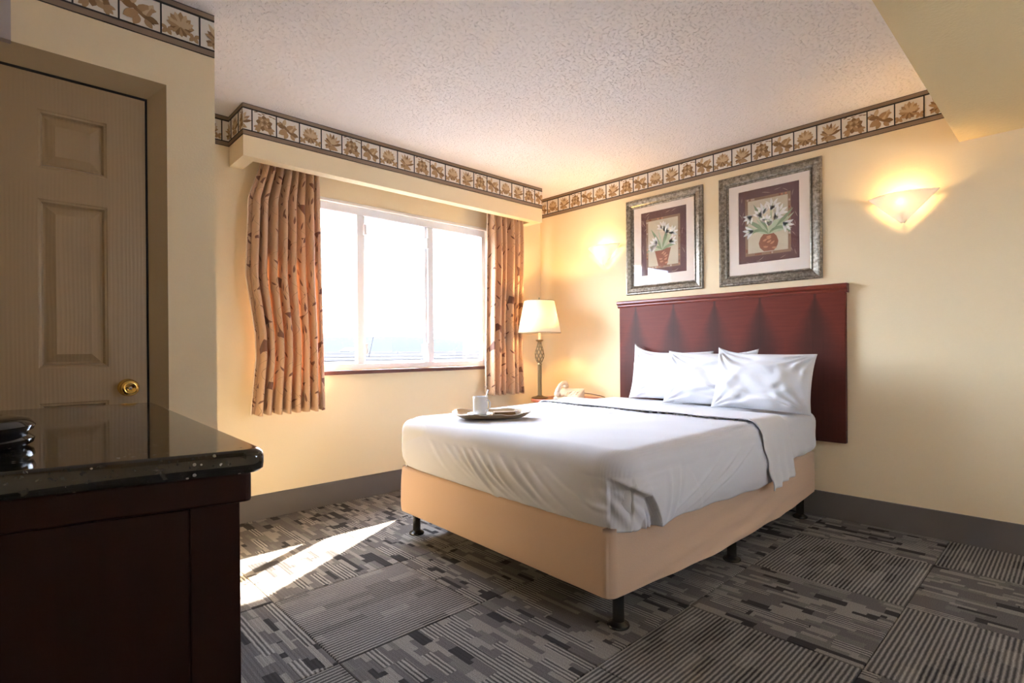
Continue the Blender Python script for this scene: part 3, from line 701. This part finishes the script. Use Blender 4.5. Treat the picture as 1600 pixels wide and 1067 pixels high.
# pillows
def pillow(loc, wd, ht, th, rx, ry, rz, seed, label, pts=(0, 0, 0, 0)):
    b = MB(); n = 56; Fr, Bk = [], []
    for sgn, G_ in ((1, Fr), (-1, Bk)):
        for j in range(n+1):
            row = []
            for i in range(n+1):
                u, v = -1+2*i/n, -1+2*j/n
                eu = math.copysign(abs(u)**.85, u); ev = math.copysign(abs(v)**.85, v)
                ci = 1-.055*(1-v*v)**1.0; cj = 1-.065*(1-u*u)**1.0
                X = wd/2*eu*ci; Y = ht/2*ev*cj
                k = (0 if v < 0 else 2)+(0 if u < 0 else 1)          # corner pulls: bl, br, tl, tr
                Y += pts[k]*(abs(u)*abs(v))**3
                prof = (max(0, 1-abs(u)**2.6)**.62)*(max(0, 1-abs(v)**2.4)**.62)
                Z = th/2*prof
                e = prof**.5
                # creases fanning from the corners plus soft dents
                for (cu, cv, am, fr_) in ((-1, 1, .020, 17), (1, 1, .020, 16), (-1, -1, .012, 15), (1, -1, .016, 17)):
                    du, dv = u-cu, v-cv; rr = math.hypot(du, dv); an = math.atan2(dv, du)
                    Z += am*math.sin(an*fr_+seed*1.3+2*N3(u*2, v*2, seed))*math.exp(-(rr/.75)**2)*min(1, rr*3)*e
                Z += (.022*N3(u*1.6, v*1.6, seed)+.009*N3(u*5+v*2, v*4, seed+5)+.003*math.sin(9*(u-v)+5*N3(u*2, v*2, seed+9)))*e
                row.append((X, Y, sgn*Z))
            G_.append(row)
    b.grid(Fr); b.grid([list(reversed(r)) for r in Bk])
    me = b.mesh('pillow', M['pillow'])
    bm = bmesh.new(); bm.from_mesh(me); bmesh.ops.remove_doubles(bm, verts=bm.verts, dist=.0006); bmesh.ops.recalc_face_normals(bm, faces=bm.faces); bm.to_mesh(me); bm.free()
    o = link('pillow', me, None, True)
    # local x -> right as seen from the foot (-Y), local y -> up, local z -> towards the foot (-X)
    o.matrix_world = Matrix.Translation(loc) @ Matrix.Rotation(rz, 4, 'Z') @ facing((0, -1, 0), (0, 0, 1), (-1, 0, 0), (0, 0, 0)) @ Matrix.Rotation(rx, 4, 'X') @ Matrix.Rotation(ry, 4, 'Z')
    return tag(o, label, 'pillow', 'white pillows leaning on the headboard')
R = math.radians
pillow((3.535, 2.081, .840), .65, .365, .125, R(-12), R(0), R(0), 1, 'white pillow farthest from the camera, partly behind the middle one', (0, 0, .06, 0))
pillow((3.412, 1.720, .836), .63, .365, .13, R(-14), R(0), R(0), 2, 'middle white pillow between the other two on the bed', (0, 0, .01, .02))
pillow((3.282, 1.320, .838), .575, .36, .15, R(-16), R(-1), R(2), 3, 'front white pillow nearest the camera with creased right half', (0, 0, .03, -.005))

# headboard
hd = tag(empty('headboard', (X0-.005, 1.78, .45)), 'wide mahogany headboard with dark flame veneer fixed to the wall', 'headboard')
def hpart(o): o.parent = hd; o.matrix_parent_inverse = Matrix.Translation((-(X0-.005), -1.78, -.45)); return o
hpart(MB().box((3.636, .972, .465), (X0-.002, 2.585, 1.372)).build('panel', M['head'], None, False, .003))
prof = [(0, 1.366), (.030, 1.366), (.036, 1.372), (.040, 1.380), (.040, 1.388), (.050, 1.394), (.054, 1.400), (.054, 1.414), (.050, 1.420), (0, 1.420)]
b = MB(); xw = X0-.001
b.grid([[(xw-.004-d, .960, z) for d, z in prof], [(xw-.004-d, 2.600, z) for d, z in prof]]); n = len(prof); b.f += [tuple(range(n)), tuple(range(2*n-1, n-1, -1))]; b.i += [0, 0]
hpart(b.build('top_moulding', M['mould'], None, False, .001))

# ================================================================== nightstand, lamp, telephone
NZ = .632
ns_ = tag(empty('nightstand', (3.44, 3.0, 0)), 'small cherry wood nightstand in the corner behind the bed', 'nightstand')
def npart(o): o.parent = ns_; o.matrix_parent_inverse = Matrix.Translation((-3.44, -3.0, 0)); return o
npart(MB().prism(rrect(3.16, 2.72, 3.655, 3.195, .11, 8), NZ-.028, NZ).build('top', M['cherry'], None, False, .008))
npart(MB().box((3.215, 2.76, .08), (3.655, 3.15, NZ-.028)).build('body', M['cherry'], None, False, .003))
dr = npart(MB().box((3.200, 2.775, .40), (3.215, 3.135, .575)).build('drawer', M['cherry'], None, False, .003))
kb = MB().lathe([(.006, 0), (.013, .012), (.01, .02), (0, .022)], 16).build('knob', M['bronze'], None, True); kb.parent = dr; kb.matrix_world = Matrix.Translation((3.200, 2.955, .49)) @ Matrix.Rotation(R(-90), 4, 'Y')
for x, y in ((3.235, 2.78), (3.235, 3.13), (3.635, 2.78), (3.635, 3.13)): npart(MB().lathe([(.014, 0), (.02, .08)], 12).build('leg', M['cherry'], None)).location = (x, y, 0)
LX, LY = 3.250, 3.116
lamp = tag(empty('table_lamp', (LX, LY, NZ)), 'brass table lamp with open twisted cage and cream shade', 'lamp'); lamp.scale = (.967, .967, .967)
MB().lathe([(.070, 0), (.072, .006), (.060, .012), (.030, .018), (.022, .024)], 32).build('base', M['bronze'], lamp, 40)
rods = MB()
for k in range(4): a = math.pi/2*k+.6; rods.tube([(.012*math.cos(a), .012*math.sin(a), .02), (.012*math.cos(a), .012*math.sin(a), .292)], .0062, 10)
rods.build('pole', M['bronze'], lamp, 40)
MB().lathe([(.020, .285), (.022, .292), (.017, .300), (.017, .306)], 24).build('collar', M['bronze'], lamp, 40)
cg = MB()
def cr(t): return .014+.027*math.sin(math.pi*min(1, t**.75))**1.2*(1-.15*t)
for sg in (1, -1):
    for k in range(7):
        cg.tube([((cr(t)*math.cos(2*math.pi*k/7+sg*2.6*t)), (cr(t)*math.sin(2*math.pi*k/7+sg*2.6*t)), .304+.176*t) for t in [q/18 for q in range(19)]], .0026, 6)
cg.build('twisted_cage', M['bronze'], lamp, True)
MB().lathe([(.014, .478), (.016, .486), (.032, .496), (.034, .502), (.012, .506)], 24).build('drip_cup', M['bronze'], lamp, 40)
MB().lathe([(.010, .503), (.010, .585)], 16).build('candle_sleeve', M['candle'], lamp, 40)
sh = MB().lathe([(.186, .562), (.130, .838)], 48, cap=False).build('shade', M['shade'], lamp, True, fix=True)
sm = sh.modifiers.new('thick', 'SOLIDIFY'); sm.thickness = .0015
for r_, z in ((.1865, .562), (.1305, .838)):
    MB().tube([(r_*math.cos(a), r_*math.sin(a), z) for a in [2*math.pi*q/48 for q in range(49)]], .0025, 6).build('rim', M['bronze'], sh, True)
MB().tube([(0, 0, .585), (.03, 0, .64), (.045, 0, .74), (.02, 0, .83), (0, 0, .842)], .002, 6).build('harp', M['bronze'], lamp, True)
sp3 = MB()
for k in range(3): a = 2.09*k; sp3.tube([(0, 0, .842), (.130*math.cos(a), .130*math.sin(a), .838)], .0018, 6)
sp3.build('spider', M['bronze'], lamp, True)
MB().lathe([(.006, .842), (.010, .850), (.006, .858), (.008, .864), (0, .870)], 16).build('finial', M['bronze'], lamp, True)
MB().lathe([(.012, .585), (.014, .60), (.030, .655), (.026, .685), (0, .70)], 20).build('bulb', M['bulb'], lamp, True)
def point(name, loc, power, col, rad, par=None):
    l = bpy.data.lights.new(name, 'POINT'); l.energy = power; l.color = col; l.shadow_soft_size = rad
    o = bpy.data.objects.new(name, l); COL.objects.link(o); o.location = loc
    if par: o.parent = par
    return o
point('lamp_light', (0, 0, .735), 8.0, (1.0, .62, .25), .03, lamp)

ph = tag(empty('telephone', (3.33, 2.865, NZ), R(20)), 'beige corded desk telephone on the nightstand', 'telephone')
b = MB(); b.add([(-.10, -.10, .0), (.10, -.10, .0), (.10, .10, .0), (-.10, .10, .0), (-.10, -.10, .022), (.10, -.10, .085), (.10, .10, .085), (-.10, .10, .022)], [(3, 2, 1, 0), (4, 5, 6, 7), (0, 1, 5, 4), (1, 2, 6, 5), (2, 3, 7, 6), (3, 0, 4, 7)])
bd = b.build('body', M['phone'], ph, False, .01)
kp = MB()
for i in range(4):
    for j in range(3):
        x = -.07+i*.03; y = -.065+j*.032; z = .022+.063*(x+.1)/.2; 
        MB().box((x-.010, y-.011, z-.002), (x+.010, y+.011, z+.006)).build('key', M['keyc'], bd, False, .002)
hs = MB().tube([(-.105, .065, .050), (-.085, .065, .075), (-.03, .065, .115), (.03, .065, .130), (.085, .065, .128), (.105, .065, .110)], [.016, .021, .015, .014, .020, .018], 12).build('handset', M['phone'], ph, True)
MB().lathe([(.024, -.02), (.027, .0), (.02, .012)], 20).build('earpiece', M['phone'], hs, True).location = (-.092, .065, .055)
MB().lathe([(.024, -.02), (.027, .0), (.02, .012)], 20).build('mouthpiece', M['phone'], hs, True).location = (.095, .065, .108)
MB().tube([(.10, -.02, .03), (.14, -.06, .045), (.17, -.13, .035), (.19, -.20, .02), (.20, -.24, .008)], .003, 8).build('cord', M['grey'], ph, True)
MB().tube([(-.115+.006*math.cos(t*1.9), .065-.012*t/3+.012*math.sin(t*1.9), .012+.002*math.sin(t)) for t in [q*.35 for q in range(60)]], .0025, 6).build('coiled_cord', M['phone'], ph, True)

# ================================================================== tray with coffee
TZ = .6765; TRX, TRY = 1.912, 2.195
tr_rot = math.atan2(-math.cos(YAW), math.sin(YAW))
tm = Matrix.Translation((TRX, TRY, TZ)) @ Matrix.Rotation(tr_rot+R(4), 4, 'Z')
tray = tag(empty('serving_tray', mat=tm), 'oval bronze serving tray with flared rim on the bedspread', 'tray')
def troutline(k, d, n=80):
    P = []
    for q in range(n):
        a = 2*math.pi*q/n; ca, sa = math.cos(a), math.sin(a)
        rx, ry = .165+d, .105+d; e = .62
        P.append((rx*math.copysign(abs(ca)**e, ca), ry*math.copysign(abs(sa)**e, sa)))
    return P
b = MB(); rings = []
for d, z in ((-.01, .001), (0, .003), (.018, .012), (.034, .025), (.036, .026), (.033, .028), (.016, .015), (-.004, .006), (-.02, .005)):
    row = []
    for (x, y) in troutline(0, d):
        lift = .010*max(0, abs(x)/.2-.70)*3 if z > .024 else 0; ext = 1+ (.16 if z > .024 else .05)*max(0, abs(x)/.2-.75)
        wv = .0035*math.sin(math.atan2(y, x)*8) if z > .024 else 0
        row.append((x*ext, y, z+lift*.6+wv))
    rings.append(row)
b.grid(rings, True); n = 80; b.f.append(tuple(reversed(range(n)))); b.i.append(0); b.f.append(tuple(len(b.v)-n+q for q in range(n))); b.i.append(0)
b.build('dish', M['tray'], tray, 60)
rim = MB().tube([(x*(1+.16*max(0, abs(x)/.2-.75)), y, z) for (x, y, z) in [(p[0]/(1+.16*max(0, abs(p[0])/.24-.75)) if 0 else p[0], p[1], p[2]+.001) for p in [(q[0]/(1 if 1 else 1), q[1], q[2]) for q in [(*pt, 0) for pt in troutline(0, .036)]]]][:0] or [(r[0], r[1], r[2]+.001) for r in rings[4]]+[(rings[4][0][0], rings[4][0][1], rings[4][0][2]+.001)], .0026, 6).build('rim', M['trayrim'], tray, True)
def on_tray(x, y, z=.007, rz=0): return tm @ Matrix.Translation((x, y, z)) @ Matrix.Rotation(rz, 4, 'Z')
sa = MB().lathe([(.028, 0), (.034, .002), (.066, .012), (.070, .015), (.066, .015), (.034, .006), (0, .005)], 40).build('saucer', M['china'], None, 50, mat=on_tray(-.062, -.010)); tag(sa, 'white china saucer under the mug on the tray', 'saucer')
mg = tag(empty('mug', mat=on_tray(-.060, -.010, .0135)), 'straight white china mug on the serving tray', 'mug')
MB().lathe([(.030, 0), (.036, .004), (.0395, .03), (.040, .098), (.038, .100), (.0365, .098), (.036, .03), (.030, .008), (0, .008)], 40).build('cup', M['china'], mg, 50)
MB().tube([(.036+.0, 0, .078), (.052, 0, .082), (.062, 0, .068), (.060, 0, .045), (.050, 0, .028), (.036, 0, .024)], .0045, 10).build('handle', M['china'], mg, True).rotation_euler = (0, 0, R(-35))
MB().lathe([(0, .076), (.0364, .076)], 32).build('coffee', M['coffee'], mg, True)
spn = MB().tube([(-.004, 0, .012), (.014, .002, .055), (.034, .004, .105), (.044, .005, .134)], [.006, .0025, .003, .005], 10).build('teaspoon', M['steel'], None, True, mat=on_tray(-.060, -.010, .0135)); tag(spn, 'steel teaspoon standing in the white mug', 'spoon')
bs = MB().prism(rrect(-.060, -.032, .060, .032, .008, 4), 0, .020).build('biscuit_packet', M['biscuit'], None, False, .003, mat=on_tray(.070, .020, .0065, R(8))); tag(bs, 'flat brown wrapped biscuit packet on the tray', 'packet')
cm = tag(empty('creamer_cup', mat=on_tray(.145, .005, .0065)), 'tiny foil topped creamer cup at the tray end', 'creamer')
MB().lathe([(.014, 0), (.018, .020), (.021, .022)], 20).build('pot', M['china'], cm, 40); MB().lathe([(.0215, .022), (.0215, .0235), (0, .0245)], 20).build('foil_lid', M['foil'], cm, 40)

# ================================================================== curtains
def curtain(name, xl, xr, nf, seed, label, y=3.385, ztop=2.30, zbot=.662, amp=.046):
    root = tag(empty(name, ((xl(1.4)+xr(1.4))/2, y, zbot)), label, 'curtain', 'vine-print curtains at the window')
    nz, nu = 60, nf*16; b = MB(); P = []; UV = []
    rd = random.Random(seed); ph_ = [rd.uniform(-.8, .8) for _ in range(nf+1)]; am_ = [rd.uniform(.65, 1.25) for _ in range(nf+1)]
    for j in range(nz+1):
        t = j/nz; z = ztop+(zbot-ztop)*t; row = []; uvr = []
        for i in range(nu+1):
            u = i/nu; k = u*nf; k0 = int(min(k, nf-1)); fr_ = k-k0; am = am_[k0]*(1-fr_)+am_[k0+1]*fr_; pz = ph_[k0]*(1-fr_)+ph_[k0+1]*fr_
            top = max(0, 1-abs(z-2.145)/.25) if z < 2.145 else 1
            a_ = amp*am*(1-.40*top)*(.85+.25*t)
            wv = math.sin(2*math.pi*k+pz*(.4+.6*t)); wv = math.copysign(abs(wv)**.72, wv)
            if u < .05 or u > .95: a_ *= .35
            x = xl(z)+(xr(z)-xl(z))*u + .003*math.sin(4*math.pi*k+seed)*(1-.4*top)
            yy = y+a_*wv+.012*math.sin(2*math.pi*k/3.1+seed+1.2*t)+.006*N3(u*6, z*1.5, seed)
            zz = z if j < nz else z+.006*math.sin(2*math.pi*k)
            row.append((x, yy, zz)); uvr.append((u*nf*.125, z*1.0))
        P.append(row); UV += uvr
    mid = P[nz//2]; arc = [0.0]
    for q in range(1, nu+1): arc.append(arc[-1]+math.hypot(mid[q][0]-mid[q-1][0], mid[q][1]-mid[q-1][1]))
    UV = [(arc[i % (nu+1)], v_[1]) for i, v_ in enumerate(UV)]
    b.grid(P); me = b.mesh('cloth', M['curtain']); uvl = me.uv_layers.new(name='UVMap')
    for lp in me.loops: uvl.data[lp.index].uv = UV[lp.vertex_index]
    o = link('cloth', me, None, True); o.parent = root; o.matrix_parent_inverse = Matrix.Translation((-root.location.x, -root.location.y, -root.location.z))
    sd = o.modifiers.new('thick', 'SOLIDIFY'); sd.thickness = .003
    for ix in (0, -1):                                    # pale lining edge
        h_ = MB().tube([(r_[ix][0], r_[ix][1]+.004, r_[ix][2]) for r_ in P], .004, 6).build('lining_edge', M['lining'], None, True); h_.parent = root; h_.matrix_parent_inverse = o.matrix_parent_inverse
    return root
def interp(tab):
    def f(z):
        for (z0, v0), (z1, v1) in zip(tab, tab[1:]):
            if z0 >= z >= z1: return v0+(v1-v0)*(z0-z)/(z0-z1)
        return tab[0][1] if z > tab[0][0] else tab[-1][1]
    return f
curtain('curtain', interp([(2.3, 1.15), (2.13, 1.115), (1.95, 1.055), (1.49, 1.035), (1.15, 1.085), (1.0, 1.088), (.85, 1.072), (.66, 1.055)]), interp([(2.3, 1.485), (.66, 1.512)]), 8, 3, 'golden vine-print curtain hanging left of the window', 3.385)
curtain('curtain', interp([(2.3, 2.93), (2.1, 2.925), (.66, 2.885)]), interp([(2.3, 3.32), (2.1, 3.345), (1.7, 3.325), (1.3, 3.30), (.66, 3.315)]), 6, 8, 'golden vine-print curtain hanging right of the window', 3.385)

# ================================================================== pictures
def picture(y_left, z_bot, label, vase):
    Wd, Hd = .655, .750
    root = tag(empty('framed_picture', mat=F_head(y_left, z_bot)), label, 'picture', 'botanical prints above the headboard')
    pr = [(0, 0), (0, .014), (.006, .022), (.012, .022), (.020, .028), (.046, .022), (.056, .013), (.060, .016), (.066, .014), (.070, .006), (.072, .004)]
    b = MB(); rows = []
    for d, z in pr: rows.append([(d, d, z), (Wd-d, d, z), (Wd-d, Hd-d, z), (d, Hd-d, z)])
    b.grid(rows, True)
    for k in range(len(b.i)):
        if k//4 in (6,): b.i[k] = 1
    b.build('frame', [M['frame'], M['lip']], root)
    b = MB(); x0, x1, z0, z1 = .135, .525, .142, .636
    b.grid([[(.069, .069, .0060), (Wd-.069, .069, .0060), (Wd-.069, Hd-.069, .0060), (.069, Hd-.069, .0060)], [(x0, z0, .0060), (x1, z0, .0060), (x1, z1, .0060), (x0, z1, .0060)], [(x0+.002, z0+.002, .0042), (x1-.002, z0+.002, .0042), (x1-.002, z1-.002, .0042), (x0+.002, z1-.002, .0042)]], True)
    b.build('mat_board', M['mat'], root)
    b = MB()
    def rect(a, c, d, e, h, m): b.mi = m; b.add([(a, c, h), (d, c, h), (d, e, h), (a, e, h)], [(0, 1, 2, 3)])
    rect(x0, z0, x1, z1, .0036, 0)
    rd = random.Random(21 if vase else 33)
    for k in range(14):                                    # crackle lines on the dark surround
        a = rd.uniform(0, 6.28); side = rd.choice((0, 1)); cx = rd.uniform(x0+.01, x0+.05) if side else rd.uniform(x1-.05, x1-.01); cz = rd.uniform(z0+.02, z1-.06)
        b.leaf(cx, cz, rd.uniform(.8, 2.2), rd.uniform(.03, .055) , .0022, .0038, 0, rd.uniform(-.9, .9), 5, 8)
    for k in range(9): b.leaf(rd.uniform(x0+.04, x1-.08), rd.choice((z0+.012, z1-.03)), rd.uniform(-.5, .5), .045, .0022, .0038, 0, rd.uniform(-.6, .6), 5, 8)
    a0, a1, c0, c1 = x0+.046, x1-.052, z0+.048, z1-.058
    rect(a0, c0, a1, c1, .0039, 1); rect(a0+.018, c0+.018, a1-.018, c1-.018, .0041, 2)
    for k in range(22):                                    # mosaic chips
        t = rd.random(); s_ = rd.choice((0, 1, 2, 3)); l = .012
        px = (a0+.003 if s_ == 0 else a1-.015) if s_ < 2 else a0+t*(a1-a0-.02); pz = (c0+.003 if s_ == 2 else c1-.015) if s_ > 1 else c0+t*(c1-c0-.02)
        rect(px, pz, px+l, pz+l, .0040, rd.choice((8, 4, 3)))
    cx = (x0+x1)/2+(.004 if vase else -.006); h0 = .0043
    if vase:
        pot = [(-.030, 0), (.034, 0), (.056, .030), (.062, .058), (.050, .092), (.022, .124), (-.024, .124), (-.052, .092), (-.064, .056), (-.056, .026)]; pz = c0+.022; top_z = pz+.118
    else:
        pot = [(-.036, 0), (.036, 0), (.068, .118), (.072, .132), (-.072, .132), (-.066, .118)]; pz = c0+.014; top_z = pz+.128
    b.mi = 3; b.add([(cx+px, pz+py, h0) for px, py in pot], [tuple(range(len(pot)))])
    for k in range(7): b.leaf(cx+rd.uniform(-.04, .02), pz+.02+.012*k, rd.uniform(-.4, .6), .035, .014, h0+.0002, 0, .6, 4, 4)
    tz = top_z-.008
    if vase:
        LV = [(1.95, .235, .026, 5, .12), (1.15, .21, .020, 6, -.2), (.72, .215, .024, 5, .1), (.55, .20, .018, 6, .2), (2.35, .20, .026, 5, .35), (2.75, .17, .020, 6, -.2), (2.15, .14, .018, 6, .1), (1.45, .2, .016, 6, 0), (.35, .15, .02, 6, -.5), (.9, .17, .016, 6, .1)]
        FL = [(-.135, .115, 3.9, .050), (-.030, .185, 1.6, .060), (.030, .200, 1.3, .062), (.085, .150, .8, .058), (-.140, .030, 3.3, .055), (.125, .035, -.6, .055), (-.020, .110, 1.7, .045), (.060, .120, .9, .05), (.005, .085, 1.5, .04), (-.065, .155, 2.0, .05)]
        DR = [(.10, -1), (-.10, 1)]
    else:
        LV = [(2.05, .20, .022, 5, .1), (1.35, .185, .028, 5, -.15), (.95, .17, .018, 6, .1), (2.5, .13, .016, 5, .3), (1.75, .165, .016, 6, .1), (.62, .13, .022, 5, -.9), (2.85, .11, .018, 6, .8), (1.1, .21, .016, 6, -.1)]
        FL = [(-.015, .190, 2.3, .05), (.030, .180, 1.1, .055), (.100, .135, .5, .055), (.095, .065, .3, .05), (-.090, .040, 3.4, .058), (-.075, .075, 2.6, .05), (.055, .155, .9, .05), (-.100, .02, 3.9, .04)]
        DR = [(-.085, 1)]
    for k, (a, l, wd, tn, bd_) in enumerate(LV): b.leaf(cx, tz, a, l, wd, h0+.0003+.00004*k, 0, bd_, 7, tn)
    for dx, sg in DR: b.leaf(cx, tz, math.pi/2+(.7 if dx < 0 else -.7), .17, .020, h0+.0008, 0, sg*2.2, 9, 5)
    for k, (fx, fz, a, l) in enumerate(FL):
        for q in (-.62, -.22, .22, .62): b.leaf(cx+fx-.8*l*math.cos(a), tz+fz-.8*l*math.sin(a), a+q*.75, l*1.45*(1-.22*abs(q)), .021, h0+.0010+.00003*k, 0, q*1.1, 5, 7)
        b.leaf(cx+fx-.4*l*math.cos(a), tz+fz-.4*l*math.sin(a), a, l*.5, .006, h0+.0016, 0, 0, 3, 6)
    b.build('print', [M['pr_brown'], M['pr_mos'], M['pr_beige'], M['pr_pot'], M['pr_potl'], M['pr_g1'], M['pr_g2'], M['pr_w'], M['pr_line']], root, fix=False)
    MB().box((.069, .069, .0085), (Wd-.069, Hd-.069, .0100)).build('glass', M['pglass'], root)
    return root
picture(2.533, 1.468, 'framed print of white lilies in a tapering red pot, nearer the window', False)
picture(1.757, 1.466, 'framed print of white lilies in a round brown vase, nearer the beam', True)

# ================================================================== wall sconces
def sconce(yc, zt, label):
    root = tag(empty('wall_sconce', mat=F_head(yc, zt-.16)), label, 'wall light', 'triangular glass wall sconces')
    n, m = 28, 18; P = []
    for j in range(m+1):
        v = j/m; z = .160*(1-v); hw = .158*(1-v)+.004; row = []
        for i in range(n+1):
            u = -1+2*i/n
            row.append((hw*u, z+.0, .014+.080*(1-u*u)*(1-v*.55)*(.25+.75*(1-v)) + .012))
        P.append(row)
    o = MB().grid(P).build('glass_shade', M['sconce'], root, True); sd = o.modifiers.new('thick', 'SOLIDIFY'); sd.thickness = .006; sd.offset = 1
    MB().prism(rrect(-.045, .055, .045, .125, .012, 4), 0, .010).build('wall_plate', M['white'], root, False, .002)
    for x, z in ((-.105, .135), (.105, .135), (0, .03)): MB().lathe([(.005, 0), (.005, .022), (.007, .024), (.007, .046), (.0, .048)], 12).build('clip', M['white'], root, 40).location = (x, z, 0)
    bb = MB().lathe([(.010, 0), (.014, .01), (.017, .03), (.012, .044), (0, .05)], 16).build('bulb', M['bulb'], root, True); bb.matrix_local = Matrix.Translation((0, .085, .045)) @ Matrix.Rotation(R(-90), 4, 'X')
    point('sconce_light', (0, .118, .064), 2.1, (1.0, .64, .28), .02, root)
    return root
sconce(.690, 1.890, 'lit frosted triangular wall sconce right of the pictures')
sconce(2.745, 1.898, 'lit frosted triangular wall sconce beside the lamp corner')

# ================================================================== outside
g_ = struct(MB().box((-900, Y0+2, -6.2), (2500, 3000, -6)).build('ground', M['ground']), 'pale hazy ground outside')
def hill(name, x0, x1, y, hs, label):
    n = len(hs); b = MB(); rows = []
    for d, k in ((-120, 0), (-60, .55), (0, 1.0), (60, .6), (140, 0)):
        rows.append([(x0+(x1-x0)*i/(n-1), y+d*(y/600)+9*N3(i*.7, d*.02, 3), -6+(h+6)*k*(1+.10*N3(i*.9, d*.03, 5))) for i, h in enumerate(hs)])
    o = b.grid(rows).build(name, M['hill'], None, True); return tag(o, label, 'hill', 'hills beyond the window')
hill('hill', -200, 560, 620, [30, 30, 29, 28, 25, 22, 19, 17, 16, 18, 19, 16, 12, 9], 'pale blue hill ridge seen through the left panes')
hill('hill', 470, 1660, 1010, [8, 14, 20, 24, 25, 22, 24, 27, 25, 24, 22], 'pale blue hill ridge seen through the right pane')
rf = tag(empty('neighbour_roof', (6, 12, 0)), 'low white sheet roof just below the window view', 'roof')
def rpart(b, nm, m='roof'):
    o = b.build(nm, M[m], None); o.parent = rf; o.matrix_parent_inverse = Matrix.Translation((-6, -12, 0)); return o
for k in range(9):
    y_, z_ = 6.2+k*1.05, .30+k*.075
    rpart(MB().box((-6, y_, z_-.06), (26, y_+1.04, z_)), 'roof_sheet')
rpart(MB().box((-6, 15.7, .55), (26, 16.0, .985)), 'parapet'); rpart(MB().box((-6, 6.3, -6), (26, 15.6, .2)), 'wall')
for k, (x, y, h_) in enumerate(((88, 62, 3.6), (93, 64, 2.6), (99, 66, 3.2))):
    b = MB(); P = []
    for j in range(9):
        v = j/8; P.append([(x+(2.2*math.sin(math.pi*(.15+.8*v)))*math.cos(a)*(1+.25*N3(a*2, v*3, k)), y+2.2*math.sin(math.pi*(.15+.8*v))*math.sin(a)*(1+.25*N3(a*2, v*3, k+4)), -1+(h_+1)*v) for a in [2*math.pi*q/14 for q in range(14)]])
    b.grid(P, True); cr_ = tag(empty('tree', (x, y, -6)), ['hazy tree seen at the left edge of the right pane cluster', 'lowest hazy tree between its two neighbours outside', 'hazy tree nearest the right curtain outside'][k], 'tree', 'trees beyond the window')
    o = b.build('crown', M['tree'], None, True); o.parent = cr_; o.matrix_parent_inverse = Matrix.Translation((-x, -y, 6))
    o = MB().lathe([(.3, 0), (.2, 5.2)], 10).build('trunk', M['tree'], cr_, True)
hs_ = tag(empty('house', (30.0, 60, -6)), 'tiny white house below the hills in the left pane', 'house')
MB().box((-.7, -1.2, 0), (.7, 1.2, 6.95)).build('wall', M['house'], hs_)
MB().add([(-.8, -1.3, 6.95), (.8, -1.3, 6.95), (.8, 1.3, 6.95), (-.8, 1.3, 6.95), (0, -1.3, 7.4), (0, 1.3, 7.4)], [(0, 1, 4), (3, 5, 2), (0, 4, 5, 3), (1, 2, 5, 4), (3, 2, 1, 0)]).build('roof', M['house'], hs_)
cb = MB().tube([(4.45, 7.20, 3.10), (4.42, 7.68, 2.0), (4.38, 8.1, .93)], .006, 6).build('guy_wire', M['cable'], None, True)
tag(cb, 'thin slanting guy wire outside the middle pane', 'cable')
